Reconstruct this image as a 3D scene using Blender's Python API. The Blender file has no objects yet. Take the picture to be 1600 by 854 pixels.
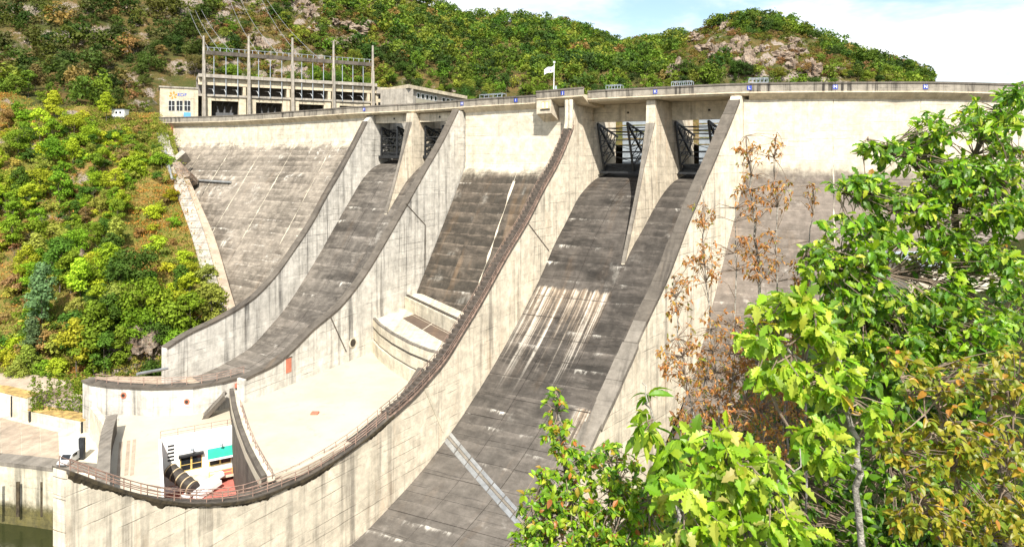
import bpy, math, random
import numpy as np
from mathutils import Vector, Matrix
random.seed(7)
rng = np.random.default_rng(7)
R = math.radians

# ------------------------------------------------------------------ camera, sky, sun, exposure
F, VH, CZ = 1000.0, 245.0, 64.0          # focal length in photo pixels, horizon row, camera height over the river
sc = bpy.context.scene
cam_d = bpy.data.cameras.new('camera')
cam = bpy.data.objects.new('camera', cam_d)
sc.collection.objects.link(cam)
cam.location = (0, 0, CZ)
cam.rotation_euler = (R(90), 0, 0)
cam_d.sensor_fit = 'HORIZONTAL'
cam_d.sensor_width = 36.0
cam_d.lens = 36.0 * F / 1600.0
cam_d.shift_y = -(427.0 - VH) / 1600.0
cam_d.clip_start = 0.1
cam_d.clip_end = 20000.0
sc.camera = cam

SUN_EL = R(47)
SUN_DIR = Vector((0.12, -0.993, 0)).normalized() * math.cos(SUN_EL) + Vector((0, 0, math.sin(SUN_EL)))   # towards the sun
w = bpy.data.worlds.new('World'); sc.world = w; w.use_nodes = True
sun_d = bpy.data.lights.new('sun', 'SUN'); sun_d.energy = 4.6; sun_d.angle = R(0.55); sun_d.color = (1.0, 0.95, 0.86)
sun = bpy.data.objects.new('sun', sun_d); sc.collection.objects.link(sun)
sun.rotation_euler = SUN_DIR.to_track_quat('Z', 'Y').to_euler()
sun.location = (0, -50, 200)
vs = sc.view_settings
vs.view_transform = 'Standard'; vs.look = 'None'; vs.exposure = 0.95; vs.gamma = 1.0; vs.use_curve_mapping = False
sc.render.engine = 'CYCLES'
sc.cycles.max_bounces = 6; sc.cycles.transparent_max_bounces = 8
sc.cycles.diffuse_bounces = 3; sc.cycles.glossy_bounces = 2; sc.cycles.transmission_bounces = 4
sc.cycles.use_adaptive_sampling = True; sc.cycles.adaptive_threshold = 0.02
sc.cycles.use_denoising = True

# ------------------------------------------------------------------ node helpers
def nd(nt, typ, ins=None, **props):
    n = nt.nodes.new(typ)
    for k, v in props.items():
        setattr(n, k, v)
    for k, v in (ins or {}).items():
        s = n.inputs[k]
        if isinstance(v, bpy.types.NodeSocket):
            nt.links.new(v, s)
        else:
            s.default_value = v
    return n
def MA(nt, op, a, b=None, c=None, clamp=False):
    ins = {0: a}
    if b is not None: ins[1] = b
    if c is not None: ins[2] = c
    return nd(nt, 'ShaderNodeMath', ins, operation=op, use_clamp=clamp).outputs[0]
def MIX(nt, fac, a, b, mode='MIX'):
    n = nd(nt, 'ShaderNodeMix', {0: fac}, data_type='RGBA', blend_type=mode)
    for i, v in ((6, a), (7, b)):
        if isinstance(v, bpy.types.NodeSocket): nt.links.new(v, n.inputs[i])
        else: n.inputs[i].default_value = (v[0], v[1], v[2], 1)
    return n.outputs[2]
def SM(nt, x, lo, hi):
    return nd(nt, 'ShaderNodeMapRange', {0: x, 1: lo, 2: hi, 3: 0.0, 4: 1.0}, interpolation_type='SMOOTHSTEP').outputs[0]
def COMB(nt, x, y, z=0.0):
    return nd(nt, 'ShaderNodeCombineXYZ', {0: x, 1: y, 2: z}).outputs[0]
def NOISE(nt, vec, scale=1.0, detail=4.0, rough=0.6, dist=0.0):
    return nd(nt, 'ShaderNodeTexNoise', {'Vector': vec, 'Scale': scale, 'Detail': detail, 'Roughness': rough, 'Distortion': dist}).outputs[0]
def new_mat(name):
    m = bpy.data.materials.new(name); m.use_nodes = True
    nt = m.node_tree; b = nt.nodes['Principled BSDF']
    return m, nt, b
def V3(c): return (c[0], c[1], c[2], 1.0)

# sky: Nishita with procedural cloud cover
nt = w.node_tree
bg = nt.nodes['Background']
sky = nd(nt, 'ShaderNodeTexSky', sky_type='NISHITA', sun_disc=False)
sky.sun_elevation = SUN_EL
sky.sun_rotation = math.atan2(SUN_DIR.x, SUN_DIR.y)
sky.air_density = 1.0; sky.dust_density = 1.5; sky.ozone_density = 1.0
tc = nd(nt, 'ShaderNodeTexCoord').outputs['Generated']
sx = nd(nt, 'ShaderNodeSeparateXYZ', {0: tc})
den = MA(nt, 'ADD', MA(nt, 'MAXIMUM', sx.outputs[2], 0.0), 0.16)
cv = COMB(nt, MA(nt, 'DIVIDE', sx.outputs[0], den), MA(nt, 'DIVIDE', sx.outputs[1], den), 0.0)
c1 = NOISE(nt, cv, 0.8, 9.0, 0.55, 0.35)
cl = SM(nt, c1, 0.40, 0.54)
c2 = NOISE(nt, cv, 2.2, 6.0, 0.55)
shade = MIX(nt, SM(nt, c2, 0.3, 0.7), (6.6, 6.9, 7.3), (9.5, 9.5, 9.3))
skyc = MIX(nt, 1.0, sky.outputs[0], (1.5, 1.5, 1.45), 'MULTIPLY')
mixsky = MIX(nt, MA(nt, 'MULTIPLY', cl, 0.93), skyc, shade)
nt.links.new(mixsky, bg.inputs[0]); bg.inputs[1].default_value = 0.085

# ------------------------------------------------------------------ geometry helpers
def ray(u, v): return ((u - 800.0) / F, (VH - v) / F)
def at(u, v, Y):
    dx, dz = ray(u, v); return Vector((dx * Y, Y, CZ + dz * Y))
def onz(u, v, zrel):
    dx, dz = ray(u, v); Y = zrel / dz; return Vector((dx * Y, Y, CZ + zrel))
def onpl(u, v, P, d):
    """ray through a photo point meets the vertical plane through P along d: (distance along d, point)"""
    dx, dz = ray(u, v)
    s = (dx * P[1] - P[0]) / (d[0] - dx * d[1])
    Y = P[1] + d[1] * s
    return s, Vector((dx * Y, Y, CZ + dz * Y))
def pchip(xs, ys):
    xs = np.asarray(xs, float); ys = np.asarray(ys, float)
    h = np.diff(xs); dl = np.diff(ys) / h
    m = np.zeros_like(ys)
    for i in range(1, len(xs) - 1):
        if dl[i - 1] * dl[i] > 0:
            w1, w2 = 2 * h[i] + h[i - 1], h[i] + 2 * h[i - 1]
            m[i] = (w1 + w2) / (w1 / dl[i - 1] + w2 / dl[i])
    m[0], m[-1] = dl[0], dl[-1]
    def f(x):
        if x <= xs[0]: return float(ys[0] + m[0] * (x - xs[0]))
        if x >= xs[-1]: return float(ys[-1] + m[-1] * (x - xs[-1]))
        i = int(np.searchsorted(xs, x)) - 1
        t = (x - xs[i]) / h[i]; t2, t3 = t * t, t * t * t
        return float((2*t3-3*t2+1)*ys[i] + (t3-2*t2+t)*h[i]*m[i] + (-2*t3+3*t2)*ys[i+1] + (t3-t2)*h[i]*m[i+1])
    return f

class MB:
    """collects faces; build() links them as one mesh object"""
    def __init__(s): s.v = []; s.f = []; s.uv = []; s.mi = []
    def face(s, pts, uv=None, mi=0):
        n0 = len(s.v); s.v += [tuple(p) for p in pts]
        s.f.append(list(range(n0, n0 + len(pts))))
        if uv is None:
            P = [Vector(p) for p in pts]
            n = Vector((0, 0, 0))
            for i in range(len(P)):
                a, b = P[i], P[(i + 1) % len(P)]
                n += Vector(((a.y-b.y)*(a.z+b.z), (a.z-b.z)*(a.x+b.x), (a.x-b.x)*(a.y+b.y)))
            if n.length > 0: n.normalize()
            if abs(n.z) > 0.9: uv = [(p.x, p.y) for p in P]
            else:
                h = Vector((-n.y, n.x, 0)).normalized()
                uv = [(p.dot(h), p.z) for p in P]
        s.uv.append(uv); s.mi.append(mi)
    def loft(s, rows, closed=False, uvrows=None, mi=0):
        for i in range(len(rows) - 1):
            a, b = rows[i], rows[i + 1]
            n = len(a)
            for j in range(n if closed else n - 1):
                k = (j + 1) % n
                uv = None if uvrows is None else [uvrows[i][j], uvrows[i][k], uvrows[i+1][k], uvrows[i+1][j]]
                s.face([a[j], a[k], b[k], b[j]], uv, mi)
    def prism(s, rows, uvrows=None, mi=0):
        """closed solid: cross-section loops joined and capped"""
        s.loft(rows, True, uvrows, mi)
        s.face(list(reversed(rows[0])), None, mi); s.face(rows[-1], None, mi)
    def box(s, c, size, ax=None, mi=0):
        c = Vector(c); X, Y, Z = ax if ax else (Vector((1,0,0)), Vector((0,1,0)), Vector((0,0,1)))
        hx, hy, hz = X * size[0] / 2, Y * size[1] / 2, Z * size[2] / 2
        lo = [c - hx - hy - hz, c + hx - hy - hz, c + hx + hy - hz, c - hx + hy - hz]
        s.prism([[p for p in lo], [p + 2 * hz for p in lo]], None, mi)
    def bar(s, a, b, wd, ht=None, up=Vector((0, 0, 1)), mi=0):
        a, b = Vector(a), Vector(b); ht = ht or wd
        d = (b - a)
        if d.length < 1e-6: return
        d.normalize()
        x = d.cross(up)
        if x.length < 1e-3: x = Vector((1, 0, 0))
        x.normalize(); y = x.cross(d)
        s.prism([[p + x*wd/2*i + y*ht/2*j for i, j in ((-1,-1),(1,-1),(1,1),(-1,1))] for p in (a, b)], None, mi)
    def tube(s, pts, r, n=8, mi=0, caps=True):
        pts = [Vector(p) for p in pts]; rows = []
        rs = r if isinstance(r, (list, tuple)) else [r] * len(pts)
        px = None
        for i, p in enumerate(pts):
            d = (pts[min(i+1, len(pts)-1)] - pts[max(i-1, 0)]).normalized()
            if px is None:
                px = d.cross(Vector((0, 0, 1)))
                if px.length < 0.05: px = d.cross(Vector((0, 1, 0)))
            x = (px - d * px.dot(d)).normalized(); px = x; y = d.cross(x)
            rows.append([p + (x * math.cos(2*math.pi*k/n) + y * math.sin(2*math.pi*k/n)) * rs[i] for k in range(n)])
        s.loft(rows, True, None, mi)
        if caps: s.face(list(reversed(rows[0])), None, mi); s.face(rows[-1], None, mi)
    def build(s, name, mat, parent=None, weld=False, smooth=False, fix=True):
        me = bpy.data.meshes.new(name)
        me.from_pydata(s.v, [], s.f)
        ul = me.uv_layers.new(name='UVMap')
        ul.data.foreach_set('uv', [c for f in s.uv for p in f for c in p])
        for m in (mat if isinstance(mat, (list, tuple)) else [mat]): me.materials.append(m)
        if any(s.mi): me.polygons.foreach_set('material_index', s.mi)
        if weld or smooth:
            import bmesh
            bm = bmesh.new(); bm.from_mesh(me)
            bmesh.ops.remove_doubles(bm, verts=bm.verts, dist=1e-4)
            bmesh.ops.recalc_face_normals(bm, faces=bm.faces)
            bm.to_mesh(me); bm.free()
        if smooth: me.polygons.foreach_set('use_smooth', [True] * len(me.polygons))
        me.update()
        o = bpy.data.objects.new(name, me); sc.collection.objects.link(o)
        if parent: o.parent = parent
        return o
def tag(o, label=None, cat=None, group=None, kind=None):
    if label: o['label'] = label
    if cat: o['category'] = cat
    if group: o['group'] = group
    if kind: o['kind'] = kind
    return o
def empty(name, loc, label, cat, group=None):
    """root of a thing; its parts are modelled in world space, so the root keeps identity and marks the base by name only"""
    o = bpy.data.objects.new(name, None); sc.collection.objects.link(o)
    o.empty_display_size = 0.5
    o.location = loc
    return tag(o, label, cat, group)
def part(mb, name, mat, root, **k):
    """a mesh built in world coordinates, parented to a root that stands at its own base"""
    o = mb.build(name, mat, None, **k)
    o.parent = root
    top = root
    L = Vector((0, 0, 0))
    while top is not None:
        L += top.location; top = top.parent
    o.location = -L
    return o
def subpart(mb, name, mat, prt, **k):
    o = mb.build(name, mat, None, **k)
    o.parent = prt           # the parent part already carries the offset
    return o
def lerp(a, b, t): return a + (b - a) * t
# ------------------------------------------------------------------ materials
def simple(name, col, rough=0.6, metal=0.0, var=0.15, scale=3.0, bump=0.0):
    m, nt, b = new_mat(name)
    pos = nd(nt, 'ShaderNodeNewGeometry').outputs['Position']
    n = NOISE(nt, pos, scale, 5.0, 0.65)
    c = MIX(nt, SM(nt, n, 0.3, 0.7), [x * (1 - var) for x in col], [min(1, x * (1 + var)) for x in col])
    nt.links.new(c, b.inputs['Base Color']); b.inputs['Roughness'].default_value = rough; b.inputs['Metallic'].default_value = metal
    if bump:
        bp = nd(nt, 'ShaderNodeBump', {'Height': n, 'Strength': bump, 'Distance': 0.1})
        nt.links.new(bp.outputs[0], b.inputs['Normal'])
    return m

def concrete(name, clean=(.58, .54, .46), dark=(.06, .055, .05), zb=None, zw=3.0, amt=0.12, streak=0.6, white=0.0,
             lift=1.8, rust=0.12, flow=False, mid=(.2, .175, .15), blot=0.6, line=0.5, fineline=0.5, mossz=None, runs=None, fade=None, lowtone=.35, bloom=.7, course=.4):
    """weathered mass concrete: pour lines, run-off streaks, biofilm below a wash line, lime bloom under the lifts"""
    m, nt, b = new_mat(name)
    pos = nd(nt, 'ShaderNodeNewGeometry').outputs['Position']
    z = nd(nt, 'ShaderNodeSeparateXYZ', {0: pos}).outputs[2]
    uv = nd(nt, 'ShaderNodeUVMap').outputs[0]
    us = nd(nt, 'ShaderNodeSeparateXYZ', {0: uv})
    a = us.outputs[0]
    h = MA(nt, 'MULTIPLY', us.outputs[1], -1.0) if flow else z
    mul = lambda x, y: MA(nt, 'MULTIPLY', x, y)
    nz = lambda fa, fh, off, det=5.0, ro=.65, di=0.0: NOISE(nt, COMB(nt, mul(a, fa), mul(h, fh), off), 1.0, det, ro, di)
    n1 = NOISE(nt, pos, 0.06, 5.0, 0.65)
    n2 = NOISE(nt, pos, 0.5, 9.0, 0.74)
    n3 = NOISE(nt, pos, 0.22, 6.0, 0.7)
    stb = nz(.22, .02, 3.0, 4.0, .6)
    stf = nz(.8, .025, 4.0, 6.0, .72)
    hw = MA(nt, 'ADD', h, mul(nz(.10, .25, 0.0, 3.0), .8))
    q = MA(nt, 'DIVIDE', hw, lift); fr = MA(nt, 'FRACT', q); row = MA(nt, 'FLOOR', q)
    rn = nd(nt, 'ShaderNodeTexWhiteNoise', {'Vector': COMB(nt, row, 1.0, 0.0)}, noise_dimensions='2D').outputs[0]
    # clean concrete with grime
    dirt = MA(nt, 'ADD', amt, mul(MA(nt, 'SUBTRACT', n1, .5), .6))
    dirt = MA(nt, 'ADD', dirt, mul(MA(nt, 'SUBTRACT', n3, .5), .45))
    sk = mul(SM(nt, stb, .36, .62), SM(nt, stf, .44, .62))
    dirt = MA(nt, 'ADD', dirt, mul(sk, streak))
    dirt = MA(nt, 'ADD', dirt, mul(MA(nt, 'SUBTRACT', rn, .5), .14), clamp=True)
    col = MIX(nt, dirt, clean, dark)
    # biofilm zone below the wash line
    bd = nz(.06, .34, 9.0, 7.0, .72, .6)
    bd2 = nz(.16, .85, 31.0, 7.0, .74, .4)
    film = MIX(nt, mul(SM(nt, bd, .42, .60), blot), mid, dark)
    film = MIX(nt, mul(SM(nt, bd2, .50, .66), blot * .7), film, [x * .7 for x in dark])
    film = MIX(nt, mul(SM(nt, bd2, .46, .34), .45), film, [min(.6, x * 2.0) for x in mid])
    film = MIX(nt, mul(SM(nt, stf, .5, .72), .35), film, dark)
    cm = mul(SM(nt, NOISE(nt, COMB(nt, mul(a, .13), mul(row, 4.7), 77.0), 1.0, 6.0, .72, .3), .44, .56), SM(nt, MA(nt, 'ADD', fr, mul(MA(nt, 'SUBTRACT', n2, .5), .9)), .95, .25))
    film = MIX(nt, mul(cm, course), film, [x * .8 for x in dark])
    film = MIX(nt, mul(mul(SM(nt, fr, .80, .97), SM(nt, n2, .38, .6)), course * .45), film, [min(.6, x * 2.4) for x in mid])
    lowt = SM(nt, n1, .40, .62)
    film = MIX(nt, mul(lowt, lowtone), film, [min(.62, x * 1.9) for x in mid])
    if zb is not None:
        zz = MA(nt, 'ADD', z, mul(MA(nt, 'SUBTRACT', stf, .5), 3.5))
        zz = MA(nt, 'ADD', zz, mul(MA(nt, 'SUBTRACT', n3, .5), 10.0))
        bl = SM(nt, zz, zb + CZ + zw, zb + CZ - zw)
        col = MIX(nt, mul(bl, .95), col, film)
    elif flow:
        col = film
        if fade:
            paler = SM(nt, MA(nt, 'ADD', us.outputs[1], mul(MA(nt, 'SUBTRACT', n3, .5), 14.0)), fade[0], fade[1])  # floor concrete grows paler towards the lower chute
            col = MIX(nt, mul(paler, .36), col, clean)
    fine = SM(nt, n2, .28, .74)
    col = MIX(nt, .8, col, MIX(nt, fine, (.62, .61, .59), (1.25, 1.24, 1.22)), 'MULTIPLY')
    rs = SM(nt, nz(.22, .05, 21.0, 4.0), .54, .74)
    col = MIX(nt, mul(rs, rust), col, (.50, .29, .13))
    # pour lines and the thin board marks between them
    ln = MA(nt, 'SUBTRACT', 1.0, SM(nt, MA(nt, 'MINIMUM', fr, MA(nt, 'SUBTRACT', 1.0, fr)), .004, .045))
    gate = SM(nt, NOISE(nt, COMB(nt, mul(a, .10), mul(row, 3.1), 5.0), 1.0, 5.0), .47, .62)
    lg = mul(ln, gate)
    col = MIX(nt, mul(lg, line), col, (.035, .032, .03))
    tl = SM(nt, nz(.06, 3.4, 41.0, 4.0, .6, .6), .60, .68)
    tg = SM(nt, nz(.12, .15, 43.0, 3.0), .45, .6)
    col = MIX(nt, mul(mul(tl, tg), fineline), col, (.06, .055, .05))
    if white > 0:
        wr = SM(nt, NOISE(nt, COMB(nt, mul(a, .11), mul(row, 5.3), 13.0), 1.0, 3.0), .55, .66)
        fing = NOISE(nt, COMB(nt, mul(a, 1.6), mul(row, 2.3), 17.0), 1.0, 5.0)
        wf = SM(nt, MA(nt, 'SUBTRACT', MA(nt, 'ADD', fr, mul(fing, 1.15)), 1.0), .40, .60)
        edge = mul(SM(nt, fr, .88, .97), SM(nt, fing, .36, .55))
        wm = mul(mul(wr, MA(nt, 'MAXIMUM', wf, edge)), mul(SM(nt, n2, .36, .6), SM(nt, n3, .38, .58)))
        w2 = mul(SM(nt, nz(.13, .16, 61.0, 5.0, .7, .3), .58, .68), SM(nt, stf, .38, .58))
        wm = MA(nt, 'MAXIMUM', wm, mul(mul(w2, bloom), SM(nt, n2, .34, .6)))
        if zb is not None: wm = mul(wm, bl)
        col = MIX(nt, mul(wm, white), col, (.66, .63, .56))
    for (s0, s1, a0, a1) in (runs or []):
        # long lime runs below a leaking slab joint
        fw = mul(SM(nt, a, a0 - 1.0, a0 + 1.0), SM(nt, a, a1 + 1.0, a1 - 1.0))
        fn = NOISE(nt, COMB(nt, mul(a, 1.1), mul(h, .02), s0), 1.0, 6.0, .7)
        t = MA(nt, 'DIVIDE', MA(nt, 'SUBTRACT', us.outputs[1], s0), s1 - s0)
        t = MA(nt, 'SUBTRACT', t, mul(nz(.5, .0, 2.0, 5.0), .14))
        rr = SM(nt, MA(nt, 'SUBTRACT', fn, mul(t, .30)), .33, .58)
        rr = mul(mul(rr, fw), mul(SM(nt, t, .0, .025), SM(nt, t, 1.05, .45)))
        rr = mul(rr, SM(nt, n2, .25, .55))
        col = MIX(nt, mul(rr, .8), col, MIX(nt, SM(nt, fn, .45, .65), (.36, .26, .17), (.66, .62, .54)))
    if mossz is not None:
        mz = SM(nt, MA(nt, 'ADD', z, mul(n2, 3.0)), mossz + CZ + 2.6, mossz + CZ + .6)
        col = MIX(nt, mul(mz, .92), col, MIX(nt, fine, (.03, .028, .008), (.13, .11, .02)))
    nt.links.new(col, b.inputs['Base Color'])
    b.inputs['Roughness'].default_value = .9
    b.inputs['Specular IOR Level'].default_value = .25
    hh = MA(nt, 'SUBTRACT', mul(n2, .8), mul(lg, .7))
    bp = nd(nt, 'ShaderNodeBump', {'Height': hh, 'Strength': .6, 'Distance': .16})
    nt.links.new(bp.outputs[0], b.inputs['Normal'])
    return m

CREAM = (.62, .56, .45)
M = {}
M['dam_far'] = concrete('dam_concrete_far', CREAM, (.07, .058, .048), zb=4.5, zw=1.8, course=.65, mid=(.205, .178, .147), amt=.02, streak=.25, white=.95, blot=.8, rust=.06, fineline=.6)
M['dam_mid'] = concrete('dam_concrete_mid', CREAM, (.014, .011, .009), zb=-4.0, zw=2.4, lowtone=.1, bloom=.3, course=.95, mid=(.078, .062, .049), amt=.02, streak=.2, white=.6, blot=1.0, rust=.12, lift=2.6, fineline=.7)
M['dam_near'] = concrete('dam_concrete_near', CREAM, (.075, .062, .054), zb=-3.2, zw=2.6, mid=(.135, .113, .097), amt=.03, streak=.25, white=.4, blot=.6, rust=.12)
M['wall'] = concrete('chute_wall_concrete', (.60, .565, .49), (.07, .067, .063), amt=.06, streak=.85, rust=.10, line=.7, lift=1.5, fineline=.6)
M['wall_warm'] = concrete('chute_wall_warm_concrete', (.68, .61, .49), (.09, .082, .074), amt=.02, streak=.58, rust=.26, line=.5, lift=1.9, fineline=.7)
M['pier'] = concrete('pier_concrete', (.60, .53, .42), (.10, .09, .08), amt=.06, streak=.55, rust=.30, line=.5, lift=2.0, fineline=.5)
M['grey_wall'] = concrete('grey_wall_concrete', (.66, .63, .57), (.06, .058, .055), amt=.15, streak=.66, rust=.03, line=.6, lift=1.7, fineline=.8)
M['floor_far'] = concrete('chute_floor_far_concrete', (.26, .235, .205), (.035, .031, .027), course=.5, mid=(.135, .12, .104), bloom=.2, lowtone=.2, white=.8, blot=.75, flow=True, lift=3.2, line=.6, rust=.04, fade=(36, 60))
M['floor_near'] = concrete('chute_floor_near_concrete', (.20, .18, .158), (.02, .018, .016), course=.5, mid=(.082, .072, .063), bloom=.15, lowtone=.2, white=.85, blot=.7, flow=True, lift=3.4, line=.6, rust=.05, fade=(30, 62),
                           runs=[(17.0, 44.0, 1.5, 18.5), (29.0, 45.0, 25.5, 34.5), (13.0, 22.0, 28.0, 37.0), (40.0, 60.0, 22.0, 36.0)])
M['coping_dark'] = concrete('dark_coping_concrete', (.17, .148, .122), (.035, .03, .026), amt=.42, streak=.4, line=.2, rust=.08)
M['coping_stone'] = concrete('coping_stone', (.29, .26, .22), (.045, .04, .035), amt=.34, streak=.4, line=.1, rust=.05)
M['parapet'] = concrete('parapet_concrete', (.40, .36, .30), (.05, .045, .04), amt=.30, streak=.9, line=.1, rust=.05)
M['parapet_top'] = concrete('parapet_cap_concrete', (.26, .23, .195), (.04, .035, .03), amt=.5, streak=.4, line=.1, rust=.1)
M['corbel'] = concrete('corbel_concrete', (.64, .55, .41), (.16, .13, .095), amt=.05, streak=.35, line=.2, rust=.22)
M['beam'] = concrete('beam_concrete', (.62, .555, .44), (.14, .125, .105), amt=.08, streak=.45, line=.3, rust=.12)
M['plain'] = concrete('plain_concrete', (.62, .565, .45), (.14, .125, .105), amt=.04, streak=.35, line=.2, rust=.08, fineline=.3)
M['quay'] = concrete('quay_concrete', (.58, .53, .41), (.05, .046, .038), amt=.05, streak=.8, line=.4, rust=.12, mossz=-60.5)
M['apron'] = concrete('apron_concrete', (.46, .375, .285), (.14, .11, .09), amt=.28, streak=.1, line=.2, rust=.1)
M['steel_dark'] = simple('dark_gate_steel', (.035, .037, .04), 0.5, 0.5, .3, 1.0)
M['steel_grey'] = simple('grey_painted_steel', (.32, .36, .40), 0.5, 0.2, .15, .5)
M['galv'] = simple('galvanised_pipe', (.36, .37, .37), 0.45, 0.6, .2, .6)
M['rust_rail'] = simple('faded_red_rail_paint', (.30, .20, .155), 0.7, 0.1, .35, 1.5)
M['stair_dark'] = simple('weathered_stair_tread', (.075, .06, .048), .95, 0, .5, 1.5)
M['moss'] = simple('dark_moss_crust', (.05, .038, .02), .98, 0, .6, 1.2, .8)
M['rail_brown'] = simple('rusty_stair_steel', (.19, .13, .10), 0.8, 0.2, .45, 1.2)
M['white_paint'] = simple('white_wall_paint', (.78, .77, .74), 0.7, 0, .04, .5)
M['white_metal'] = simple('white_enamel', (.75, .76, .76), 0.4, 0.1, .05, .5)
M['shade_paint'] = simple('shaded_white_wall_paint', (.50, .52, .55), 0.7, 0, .06, .5)  # white wall paint greyed to carry the court side wall's shade
M['red_floor'] = simple('red_deck_paint', (.42, .13, .10), 0.8, 0, .25, .7)
M['red_door'] = simple('red_oxide_door_paint', (.46, .15, .09), 0.7, 0, .15, 1.0)
M['yellow'] = simple('yellow_frame_paint', (.62, .43, .14), 0.6, 0, .15, 1.0)
M['green_awning'] = simple('green_awning_cloth', (.01, .30, .22), 0.8, 0, .1, 1.0)
M['black_pipe'] = simple('black_pipe_coating', (.045, .037, .03), 0.55, 0.1, .3, .8)
M['brass'] = simple('tan_pipe_band', (.46, .36, .22), 0.6, 0.2, .1, 1)
M['blue'] = simple('blue_enamel', (.035, .06, .34), 0.5, 0, .05, 1)
M['blue_door'] = simple('blue_door_paint', (.10, .32, .62), 0.5, 0, .08, 1)
M['letter'] = simple('white_letter', (.8, .8, .8), 0.6, 0, .02, 1)
M['logo_blue'] = simple('logo_blue_paint', (.01, .09, .50), 0.5, 0, .03, 1)
M['logo_orange'] = simple('logo_orange_paint', (.85, .22, .02), 0.5, 0, .05, 1)
M['asphalt'] = simple('asphalt', (.06, .058, .055), 0.95, 0, .2, 1.0)
M['brown_patch'] = concrete('brown_bitumen_slab', (.16, .115, .085), (.05, .04, .034), amt=.3, streak=0, line=0, rust=.1)
M['building'] = concrete('building_concrete', (.56, .49, .365), (.2, .18, .15), amt=.04, streak=.35, line=.1, rust=.1, fineline=.2)
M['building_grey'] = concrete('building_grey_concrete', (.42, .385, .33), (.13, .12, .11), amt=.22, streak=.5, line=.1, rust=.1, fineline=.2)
M['beige_panel'] = simple('beige_cladding', (.36, .33, .25), 0.7, 0, .06, .4)
M['trans'] = simple('transformer_paint', (.10, .10, .10), 0.5, 0.3, .2, .5)
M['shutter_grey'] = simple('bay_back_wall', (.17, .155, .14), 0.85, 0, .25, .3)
M['wire'] = simple('cable', (.34, .34, .34), 0.5, 0.6, .05, 1)
M['bark'] = simple('bark', (.12, .095, .07), 0.95, 0, .5, 6.0, .6)
M['bark_pale'] = simple('lichen_bark', (.30, .28, .24), 0.95, 0, .55, 14.0, .6)
M['twig'] = simple('twig_bark', (.20, .15, .11), 0.9, 0, .3, 10)

m, nt, b = new_mat('window_glass')
b.inputs['Base Color'].default_value = (.015, .018, .022, 1); b.inputs['Roughness'].default_value = .08; b.inputs['Specular IOR Level'].default_value = .4
M['glass'] = m

def roof_mat():
    m, nt, b = new_mat('gravel_roof')
    pos = nd(nt, 'ShaderNodeNewGeometry').outputs['Position']
    n1 = NOISE(nt, pos, 0.12, 5.0, 0.6); n2 = NOISE(nt, pos, 2.6, 6.0, 0.75); n3 = NOISE(nt, pos, 0.5, 6.0, 0.7)
    c = MIX(nt, SM(nt, n1, .3, .7), (.40, .355, .27), (.48, .43, .335))
    c = MIX(nt, MA(nt, 'MULTIPLY', SM(nt, n2, .55, .78), .35), c, (.34, .29, .21))
    c = MIX(nt, MA(nt, 'MULTIPLY', SM(nt, n3, .58, .72), .45), c, (.33, .275, .19))
    n4 = NOISE(nt, pos, .22, 7.0, .75, .8)
    c = MIX(nt, MA(nt, 'MULTIPLY', SM(nt, n4, .56, .68), .3), c, (.28, .235, .17))
    nt.links.new(c, b.inputs['Base Color']); b.inputs['Roughness'].default_value = .95
    bp = nd(nt, 'ShaderNodeBump', {'Height': n2, 'Strength': .5, 'Distance': .08}); nt.links.new(bp.outputs[0], b.inputs['Normal'])
    return m
M['roof'] = roof_mat()

def water_mat():
    m, nt, b = new_mat('green_river_water')
    pos = nd(nt, 'ShaderNodeNewGeometry').outputs['Position']
    n = NOISE(nt, pos, .35, 5.0, .6)
    b.inputs['Base Color'].default_value = (.028, .032, .012, 1); b.inputs['Roughness'].default_value = .08
    bp = nd(nt, 'ShaderNodeBump', {'Height': n, 'Strength': .25, 'Distance': .3}); nt.links.new(bp.outputs[0], b.inputs['Normal'])
    return m
M['water'] = water_mat()

def soil_mat(name, grass=(.17, .13, .035), dry=(.34, .17, .06), rock=(.30, .25, .20), rockslope=.62, green=(.07, .10, .02)):
    m, nt, b = new_mat(name)
    g = nd(nt, 'ShaderNodeNewGeometry'); pos = g.outputs['Position']
    nz = nd(nt, 'ShaderNodeSeparateXYZ', {0: g.outputs['Normal']}).outputs[2]
    n1 = NOISE(nt, pos, .06, 6.0, .65); n2 = NOISE(nt, pos, .5, 8.0, .7); n3 = NOISE(nt, pos, 2.5, 6.0, .7)
    c = MIX(nt, SM(nt, n1, .40, .60), grass, dry)
    c = MIX(nt, SM(nt, n2, .48, .66), c, green)
    r = MIX(nt, SM(nt, n3, .35, .65), [x * .45 for x in rock], [x * 1.35 for x in rock])
    r = MIX(nt, SM(nt, n2, .55, .7), r, (.30, .15, .07))
    rk = SM(nt, MA(nt, 'ADD', nz, MA(nt, 'MULTIPLY', MA(nt, 'SUBTRACT', n2, .5), .6)), rockslope + .08, rockslope - .08)
    c = MIX(nt, rk, c, r)
    c = MIX(nt, .6, c, MIX(nt, SM(nt, n3, .3, .7), (.55, .55, .55), (1.25, 1.25, 1.25)), 'MULTIPLY')
    nt.links.new(c, b.inputs['Base Color']); b.inputs['Roughness'].default_value = .95; b.inputs['Specular IOR Level'].default_value = .1
    hh = MA(nt, 'ADD', n3, MA(nt, 'MULTIPLY', n2, 2.0))
    bp = nd(nt, 'ShaderNodeBump', {'Height': hh, 'Strength': .9, 'Distance': .6}); nt.links.new(bp.outputs[0], b.inputs['Normal'])
    return m
M['slope'] = soil_mat('dry_hillside', (.17, .17, .035), (.28, .18, .06), (.30, .25, .20), .52, (.09, .13, .022))
M['hill'] = soil_mat('scrub_hillside', (.07, .075, .022), (.14, .095, .035), (.30, .25, .21), .66, (.05, .07, .018))
M['bank'] = soil_mat('shaded_bank', (.05, .06, .015), (.07, .055, .02), (.2, .18, .15), .3, (.03, .05, .012))

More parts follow.
